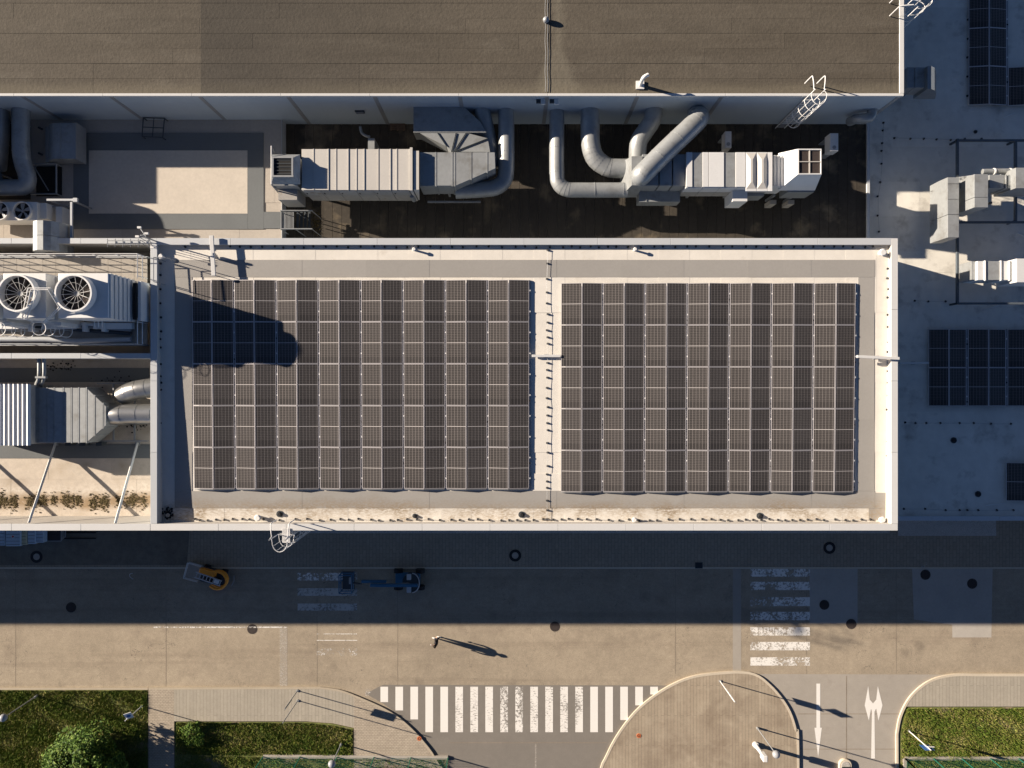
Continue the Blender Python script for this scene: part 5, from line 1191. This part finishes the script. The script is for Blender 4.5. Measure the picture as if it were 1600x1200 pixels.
o_ = q_.build('sign_plate', m['white'], t, local=True); o_.location = (P(201,1118,2.2)-P(222,1103,.1)); o_.rotation_euler = (math.radians(40),math.radians(15),.25)
o2 = MB().cyl(0,0,.031,.036,.13,20).build('blue_disc', m['blue_sign'], o_, local=True)
bb = P(222,1103,.1); MB().bar((bb.x,bb.y,2.15),P(203,1117,2.15),.025).build('arm', m['white'], t)
t = thing('road_sign', 'sign seen edge-on above the lawn by the curved kerb', 'road sign', P(1420,1142,.06)); b = pole(t,1420,1142,2.7,'white',.034,.06)
MB().box(b.x-.3,b.x+.3,b.y-.06,b.y-.04,1.9,2.6).build('sign_plate', m['blue_sign'], t)
MB().box(b.x-.01,b.x+.40,b.y+.04,b.y+.06,2.3,2.42).build('name_plate', m['white'], t)
# ticket pillar
t = thing('ticket_pillar', 'stout white post with a broad head and heavy shadow on the island', 'barrier post', P(1180,1163,.1))
b = P(1180,1163,.1); MB().cyl(b.x,b.y,.08,.3,.2,18).build('base', m['white'], t)
MB().tube([(b.x,b.y,.3),(b.x+.02,b.y,1.42)],[.13,.11],14).build('column', m['white'], t)
MB().box(b.x-.13,b.x+.16,b.y-.20,b.y+.20,1.42,2.1).build('head', m['white'], t, bevel=.04); MB().box(b.x+.162,b.x+.18,b.y-.14,b.y+.14,1.5,2.0).build('screen', m['black'], t)
# small round-ended refuge
t = thing('traffic_refuge', 'small round-ended concrete refuge in the exit lane', 'refuge', P(1321,1200,0))
c = P(1321,1196,.2); pts = [(c.x-.42,c.y-3.5)]+[(c.x-.42*math.cos(a),c.y+.42*math.sin(a)) for a in [math.pi*k_/12 for k_ in range(13)]]+[(c.x+.42,c.y-3.5)]
MB().prism(pts,.0,.24).build('kerb_edge', m['kerb'], t, bevel=.03)
pts = [(c.x-.28,c.y-3.5)]+[(c.x-.28*math.cos(a),c.y+.28*math.sin(a)) for a in [math.pi*k_/12 for k_ in range(13)]]+[(c.x+.28,c.y-3.5)]
MB().prism(pts,.2,.26).build('fill', m['gravel'], t)
MB().box(c.x-.27,c.x+.27,c.y-.12,c.y-.06,.262,.45).build('marker_bar', m['black'], t)
# green fences
def fence(label, pts, h=1.9, step=2.0):
    t = thing('mesh_fence', label, 'fence', P(*pts[0],.05), 'green mesh fences')
    for i in range(len(pts)-1):
        a, b = P(*pts[i],.05), P(*pts[i+1],.05); d = b-a; L = d.length; n = max(1, round(L/step)); dn = d/L; nn = Vector((-dn.y,dn.x,0))*.11
        MB().prism([(a+nn)[:2],(b+nn)[:2],(b-nn)[:2],(a-nn)[:2]],-.02,.16).build('plinth', m['concrete'], t)
        for k_ in range(n+1): c = a+d*k_/n; MB().box(c.x-.035,c.x+.035,c.y-.03,c.y+.03,.16,h+.1).build('post', m['green'], t)
        for k_ in range(n):
            c, e = a+d*(k_/n), a+d*((k_+1)/n); w = MB()
            for j in range(8): z = .25+j*(h-.25)/7; w.bar((c.x,c.y,z),(e.x,e.y,z),.006,4)
            for j in range(1,16): f_ = c+(e-c)*j/16; w.bar((f_.x,f_.y,.2),(f_.x,f_.y,h),.004,3)
            o_ = w.build('mesh_panel', m['green'], t, kind='stuff')
fence('green mesh fence on a plinth along the brick pavement and grass strip', [(412,1181),(700,1183)], 1.7, 2.45)
fence('green mesh fence on a plinth along the lawn by the curved kerb', [(1413,1300),(1413,1184),(1900,1184)], 1.7, 1.9)

# person walking
def person():
    b = P(684,996,0); t = thing('person', 'person in dark clothes and white shoes walking across the sunlit road', 'person', (b.x,b.y,0))
    V = {'pel':(0,0,.95,.16),'spi':(0.01,0,1.15,.15),'che':(-.01,0,1.36,.175),'nec':(-.03,0,1.50,.065),'hea':(-.05,0,1.63,.10),'top':(-.05,0,1.72,.07),
         'shL':(-.02,-.19,1.42,.07),'elL':(-.05,-.25,1.16,.05),'haL':(-.25,-.19,1.06,.035),'shR':(-.02,.19,1.42,.07),'elR':(.08,.27,1.14,.05),'haR':(.0,.27,.88,.035),
         'hiL':(0,-.08,.90,.11),'knL':(-.10,-.07,.50,.075),'anL':(-.17,-.06,.10,.045),'hiR':(0,.08,.90,.11),'knR':(.02,.07,.48,.075),'anR':(.12,.06,.10,.045)}
    E = [('pel','spi'),('spi','che'),('che','nec'),('nec','hea'),('hea','top'),('che','shL'),('shL','elL'),('elL','haL'),('che','shR'),('shR','elR'),('elR','haR'),('pel','hiL'),('hiL','knL'),('knL','anL'),('pel','hiR'),('hiR','knR'),('knR','anR')]
    ks = list(V); me = bpy.data.meshes.new('body'); me.from_pydata([V[k_][:3] for k_ in ks],[(ks.index(a),ks.index(b_)) for a,b_ in E],[])
    me.materials.append(m['coat'])
    o = link_mesh('body', me, t); sk = o.modifiers.new('skin','SKIN')
    for i,k_ in enumerate(ks): me.skin_vertices[0].data[i].radius = (V[k_][3],)*2
    me.skin_vertices[0].data[0].use_root = True
    ss = o.modifiers.new('sub','SUBSURF'); ss.levels = ss.render_levels = 2
    MB().sphere((-.05,0,1.66),.105,16,10).build('head', m['skin'], t, smooth=True, local=True)
    hr = MB().sphere((-.04,0,1.685),.112,16,10).build('hair', m['hair'], t, smooth=True, local=True)
    MB().tube([(-.155,0,1.655),(-.175,0,1.64)],.015,6).build('nose', m['skin'], t, local=True)
    for s in (-1,1): MB().sphere((-.05,s*.105,1.65),.025,8,6).build('ear', m['skin'], t, local=True)
    for nm,(hx,hy,hz) in (('hand',(-.28,-.18,1.05)),('hand',(-.01,.275,.84))):
        hnd = MB().sphere((hx,hy,hz),.042,10,8).build('hand', m['skin'], t, smooth=True, local=True)
        for f_ in range(4): MB().tube([(hx-.02,hy-.03+f_*.02,hz),(hx-.06,hy-.03+f_*.02,hz-.02),(hx-.08,hy-.03+f_*.02,hz-.05)],[.011,.010,.008],6).build('finger', m['skin'], hnd, local=True)
        MB().tube([(hx,hy+.04,hz),(hx-.03,hy+.06,hz-.02)],[.013,.010],6).build('thumb', m['skin'], hnd, local=True)
    for ax,ay in ((-.20,-.06),(.09,.06)):
        MB().tube([(ax+.12,ay,.05),(ax+.03,ay,.07),(ax-.08,ay,.05),(ax-.16,ay,.035)],[.04,.052,.05,.032],10).build('shoe', m['white'], t, smooth=True, local=True)
    MB().box(-.36,-.30,-.20,-.13,1.07,1.085).build('phone', m['white'], t, local=True)
    t.rotation_euler.z = -.15
person()

# orange tow cart with ladder
t = thing('tow_cart', 'orange electric tow cart with a wire bed parked in the shade', 'cart', P(334,897,0)); t.rotation_euler.z = math.radians(-15)
def L_(mb, nm, mt, par=None, **k_): return mb.build(nm, m[mt], par or t, local=True, **k_)
L_(MB().box(-.62,1.0,-.48,.48,.22,.60),'chassis','dark_steel',bevel=.05)
L_(MB().box(-.70,.42,.08,.50,.62,1.0),'battery_hood','orange',bevel=.09)
L_(MB().box(-.3,.75,-.30,.10,.62,.70),'footwell','black')
arc = [(.62+.62*math.cos(a),.0+.56*math.sin(a),.98) for a in [math.radians(-125+250*k_/16) for k_ in range(17)]]
L_(MB().tube(arc,.085,10),'bumper_arc','orange',smooth=True)
L_(MB().tube([(x*.96,y*.94,.6) for x,y,_ in arc],.08,10),'front_cowl','orange',smooth=True)
L_(MB().box(.05,.38,-.3,.2,.72,.80),'seat','black',bevel=.04); L_(MB().box(.40,.47,-.3,.2,.80,1.15),'backrest','black',bevel=.03)
L_(MB().tube([(.75,0,.7),(.62,0,1.05)],.02,6),'steering_column','black'); L_(MB().ring((.60,0,1.06),.15,.014,18),'steering_wheel','black')
for x,y in ((.75,-.5),(.75,.5),(-.45,-.5),(-.45,.5)): L_(MB().tube([(x,y-.06,.19),(x,y+.06,.19)],.19,18),'wheel','black')
L_(MB().box(-1.62,-.66,-.52,.52,.34,.40),'bed','concrete')
for a,b in (((-1.62,-.52),(-.68,-.52)),((-1.62,.52),(-.68,.52)),((-1.62,-.52),(-1.62,.52))):
    for z in (.55,.75): L_(MB().bar((*a,z),(*b,z),.03),'bed_rail','coping_white')
for x,y in ((-1.62,-.52),(-1.62,.52),(-.68,-.52),(-.68,.52)): L_(MB().bar((x,y,.4),(x,y,.76),.02),'bed_post','steel')
L_(MB().tube([(1.42,-.35,.3),(1.5,0,.3),(1.42,.35,.3)],.03,6),'bumper_bar','steel')
lt = thing('aluminium_ladder', 'aluminium ladder laid lengthwise over the orange cart', 'ladder', P(326,905,1.2)); lt.rotation_euler.z = math.radians(-19)
for y in (-.17,.17): MB().box(-.95,.85,y-.025,y+.025,-.04,.04).build('side_rail', m['coping'], lt, local=True)
for i in range(8): MB().box(-.85+i*.23,-.81+i*.23,-.145,.145,-.02,.02).build('rung', m['coping'], lt, local=True)
bx = thing('tool_tray', 'pale blue tool tray sitting on the ladder rungs', 'tray', P(339,908,1.26)); bx.rotation_euler.z = math.radians(-19)
MB().box(-.16,.16,-.14,.14,0,.12).build('tray', m['crate'], bx, local=True, bevel=.02); MB().box(-.13,.13,-.11,.11,.121,.13).build('lid', m['white'], bx, local=True)

# blue boom lift
t = thing('boom_lift', 'dark blue articulated boom lift standing in the shade beside the kerb', 'boom lift', P(640,903,0))
L_(MB().box(-.85,.75,-.45,.45,.25,.62),'chassis','blue',bevel=.04)
for x,y in ((-.7,-.55),(-.7,.55),(.75,-.55),(.75,.55)): L_(MB().tube([(x,y-.12,.3),(x,y+.12,.3)],.30,20),'wheel','black')
L_(MB().cyl(.1,0,.62,.85,.45,24),'turntable','dark_steel')
pts = [(.05,-.62),(.35,-.62)]+[(.35+.45*math.cos(a),.62*math.sin(a)) for a in [math.radians(-75+150*k_/10) for k_ in range(11)]]+[(.35,.62),(.05,.62)]
L_(MB().prism(pts,.85,1.25),'counterweight','dark_steel',bevel=.03)
L_(MB().tube([(x,y,1.28) for x,y in pts[1:-1]],.035,6),'counterweight_edge','coping')
L_(MB().box(.0,.28,-.60,-.18,1.25,1.42),'battery_cover','coping',bevel=.03); L_(MB().box(.0,.28,.22,.60,1.25,1.42),'battery_cover','coping',bevel=.03)
L_(MB().box(-2.3,.75,-.13,.05,1.55,1.80),'boom','blue',bevel=.02); L_(MB().box(-2.9,-1.3,.07,.24,1.35,1.58),'lower_boom','blue',bevel=.02)
L_(MB().tube([(-2.9,.0,1.5),(-3.5,-.05,1.1)],.06,8),'jib','dark_steel'); L_(MB().tube([(-1.4,-.04,1.5),(.2,-.04,1.2)],.05,8),'lift_cylinder','steel')
bk = MB().box(-4.35,-3.55,-.62,.55,.45,.50); L_(bk,'basket_floor','dark_steel')
for z in (.95,1.5):
    for a,b in (((-4.35,-.62),(-3.55,-.62)),((-3.55,-.62),(-3.55,.55)),((-3.55,.55),(-4.35,.55)),((-4.35,.55),(-4.35,-.62))): L_(MB().bar((*a,z),(*b,z),.035),'basket_rail','blue')
for a in ((-4.35,-.62),(-3.55,-.62),(-3.55,.55),(-4.35,.55),(-4.35,0),(-3.55,0)): L_(MB().bar((*a,.5),(*a,1.5),.03),'basket_post','blue')
L_(MB().box(-3.7,-3.56,.0,.4,1.3,1.55),'control_panel','steel')

# stacked crates at the photo edge
def crate_stack(x0, x1, y1, top, label, mt='crate'):
    t = thing('crate_stack', label, 'crates', P((x0+x1)/2, y1-20, 0), 'stacked crates under the building edge')
    a, b = P(x0,0,top).x, P(x1,0,top).x; yb = P(0,y1,top).y; n = 5
    for k_ in range(n):
        z0_ = .15+(top-.15)*k_/n; MB().box(a,b,yb,yb+1.2,z0_+.015,.15+(top-.15)*(k_+1)/n).build('crate', m[mt], t, bevel=.02)
        for j in range(4): xx = a+(b-a)*(j+.5)/4; MB().box(xx-.02,xx+.02,yb-.015,yb-.002,z0_+.05,z0_+(top-.15)/n-.04).build('slot', m['dark_steel'], t)
    for j in range(5): yy = yb+.1+j*.22; MB().box(a+.03,b-.03,yy,yy+.02,top+.002,top+.012).build('lid_line', m['dark_steel'], t)
    MB().box(a+.02,b-.02,yb,yb+1.2,.11,.15).build('pallet', m['wood'], t)
    return t, a, b, yb
crate_stack(-12,7.5,852.5,1.5,'pale blue crate stack cut by the photo edge')
tt, a, b, yb = crate_stack(9,31.5,853.5,1.6,'pale blue crate stack with a red round print on its lid')
c = P(20,838.5,1.62); MB().annulus(c.x,c.y,1.612,1.618,.07,.11,24).build('print_ring', m['white'], tt); MB().cyl(c.x,c.y,1.612,1.617,.068,24).build('print_disc', m['red'], tt)
crate_stack(32.5,41.5,851.5,1.45,'narrow cream crate stack between the printed stack and a blue one','crate_yellow')
crate_stack(43,55,850,1.4,'narrow pale blue crate stack beside the cream one')
crate_stack(56,68,848,1.3,'outermost blue crate stack nearest the grey hopper')
t = thing('tipping_hopper', 'small grey tipping hopper standing past the crate stacks', 'hopper', P(85,838,.1))
a, b = P(73,828,.9), P(96,846,.9); MB().frus((a.x+.2,b.y+.15,b.x-.15,b.y+.9),.3,(a.x,b.y,b.x,b.y+1.1),.9).build('bin', m['steel'], t); MB().box(a.x+.05,b.x-.05,b.y+.05,b.y+1.05,.902,.91).build('contents', m['iron'], t)
for x,y in ((a.x+.25,b.y+.2),(b.x-.2,b.y+.2)): MB().tube([(x,y-.04,.2),(x,y+.04,.2)],.1,12).build('wheel', m['black'], t)
MB().tube([(b.x+.02,b.y+.3,.8),(b.x+.3,b.y+.3,.95),(b.x+.3,b.y+.8,.95),(b.x+.02,b.y+.8,.8)],.025,6).build('handle', m['steel'], t)
for y_ in (833,842): tag(MB().box(P(101,0,.12).x,P(150,0,.12).x,P(0,y_,.12).y,P(0,y_-1.7,.12).y,.112,.16).build('steel_bar', m['void']), 'dark steel bar on the pavement past the hopper, %s' % ('nearer the building' if y_==833 else 'farther from the building'), 'bar', 'dark steel bars on the pavement')
tag(MB().tube(smooth_path([P(208,905,.03),P(203,901,.03),P(203,897,.03),P(207,896,.03)],4),.02,6).build('cable_scrap', m['white']), 'short pale hook of cable lying on the shaded road', 'cable')
sc_ = thing('rag_scrap', 'pale crumpled scraps at the kerb beside the big pale patch', 'litter', P(1442,885,0)); mb = MB()
for i in range(26):
    c = P(1442+random.gauss(0,3.2),885+random.gauss(0,2.2),.12); r_ = random.uniform(.02,.06); mb.add([(c.x+random.uniform(-r_,r_),c.y+random.uniform(-r_,r_),random.uniform(.12,.17)) for _ in range(4)],[(0,1,2,3)])
mb.build('scraps', m['coping'], sc_, kind='stuff')

# ---------------------------------------------------------------- trees and bushes
def tree(label, px, py, h, rad, n, seed, name='broadleaf_tree', leaf=.15, cat='tree', zc=None, group=None):
    r = np.random.default_rng(seed); b = P(px, py, 0); t = thing(name, label, cat, (b.x,b.y,0), group)
    tk = MB(); tk.tube([(0,0,0),(.03,.02,h*.35),(0,.05,h*.6)],[rad*.07,rad*.05,rad*.03],8)
    for i in range(7):
        a = i*.9+seed; tk.tube([(0,.03,h*(.25+.04*i)),(rad*.45*math.cos(a),rad*.45*math.sin(a),h*(.5+.04*i))],[rad*.03,rad*.012],6)
    tk.build('trunk', m['bark'], t, local=True)
    # clumps
    nc = 34; cl = r.normal(0,1,(nc,3)); cl /= np.linalg.norm(cl,axis=1)[:,None]; cl *= (r.uniform(.45,1.0,nc)**.6)[:,None]
    cz = zc or h*.6; ctr = cl*np.array([rad*.82,rad*.82,h*.36])+np.array([0,0,cz]); cr = r.uniform(.12,.34,nc)*rad
    k = r.integers(0,nc,n); d = r.normal(0,1,(n,3)); d /= np.linalg.norm(d,axis=1)[:,None]; pos = ctr[k]+d*(cr[k]*r.uniform(.5,1.08,n))[:,None]
    pos = pos[pos[:,2] > .12]; n = len(pos); k = k[:n]
    out = pos-np.array([0,0,cz]); out /= np.linalg.norm(out,axis=1)[:,None]; nrm = out*.6+np.array([0,0,.6])+r.normal(0,.45,(n,3)); nrm /= np.linalg.norm(nrm,axis=1)[:,None]
    t1 = np.cross(nrm, r.normal(0,1,(n,3))); t1 /= np.linalg.norm(t1,axis=1)[:,None]; t2 = np.cross(nrm,t1)
    L = leaf*r.uniform(.6,1.3,n); W = L*.42
    v = np.zeros((n,4,3)); v[:,0] = pos-t1*L[:,None]*.5; v[:,1] = pos+t2*W[:,None]*.5+nrm*(L*.08)[:,None]; v[:,2] = pos+t1*L[:,None]*.5; v[:,3] = pos-t2*W[:,None]*.5+nrm*(L*.08)[:,None]
    me = bpy.data.meshes.new('crown'); me.vertices.add(4*n); me.vertices.foreach_set('co', v.reshape(-1)); me.loops.add(4*n); me.loops.foreach_set('vertex_index', np.arange(4*n)); me.polygons.add(n); me.polygons.foreach_set('loop_start', np.arange(n)*4)
    for q_ in lf: me.materials.append(q_)
    me.polygons.foreach_set('material_index', np.clip(np.round(r.normal(.8,.75,n)),0,2).astype(int)); me.update(); me.validate()
    link_mesh('crown', me, t)
tree('round leafy bush-like tree on the lawn beside the brick path', 164, 1180, 3.2, 2.9, 17000, 3, leaf=.22)
tree('dark broadleaf tree shading the lawn at the photo corner', -80, 1262, 4.6, 2.8, 9000, 5, leaf=.22)
tree('dark tree below the lamp, only its edge in the photo', 60, 1250, 3.6, 2.4, 8000, 8, leaf=.2)
tree('small bush at the corner of the grass strip by the path', 306, 1141, .8, .95, 3000, 11, name='shrub', cat='shrub', leaf=.10)
tree('tree south of the grass strip mostly out of the photo', 190, 1260, 3.6, 2.4, 7000, 13, leaf=.2)
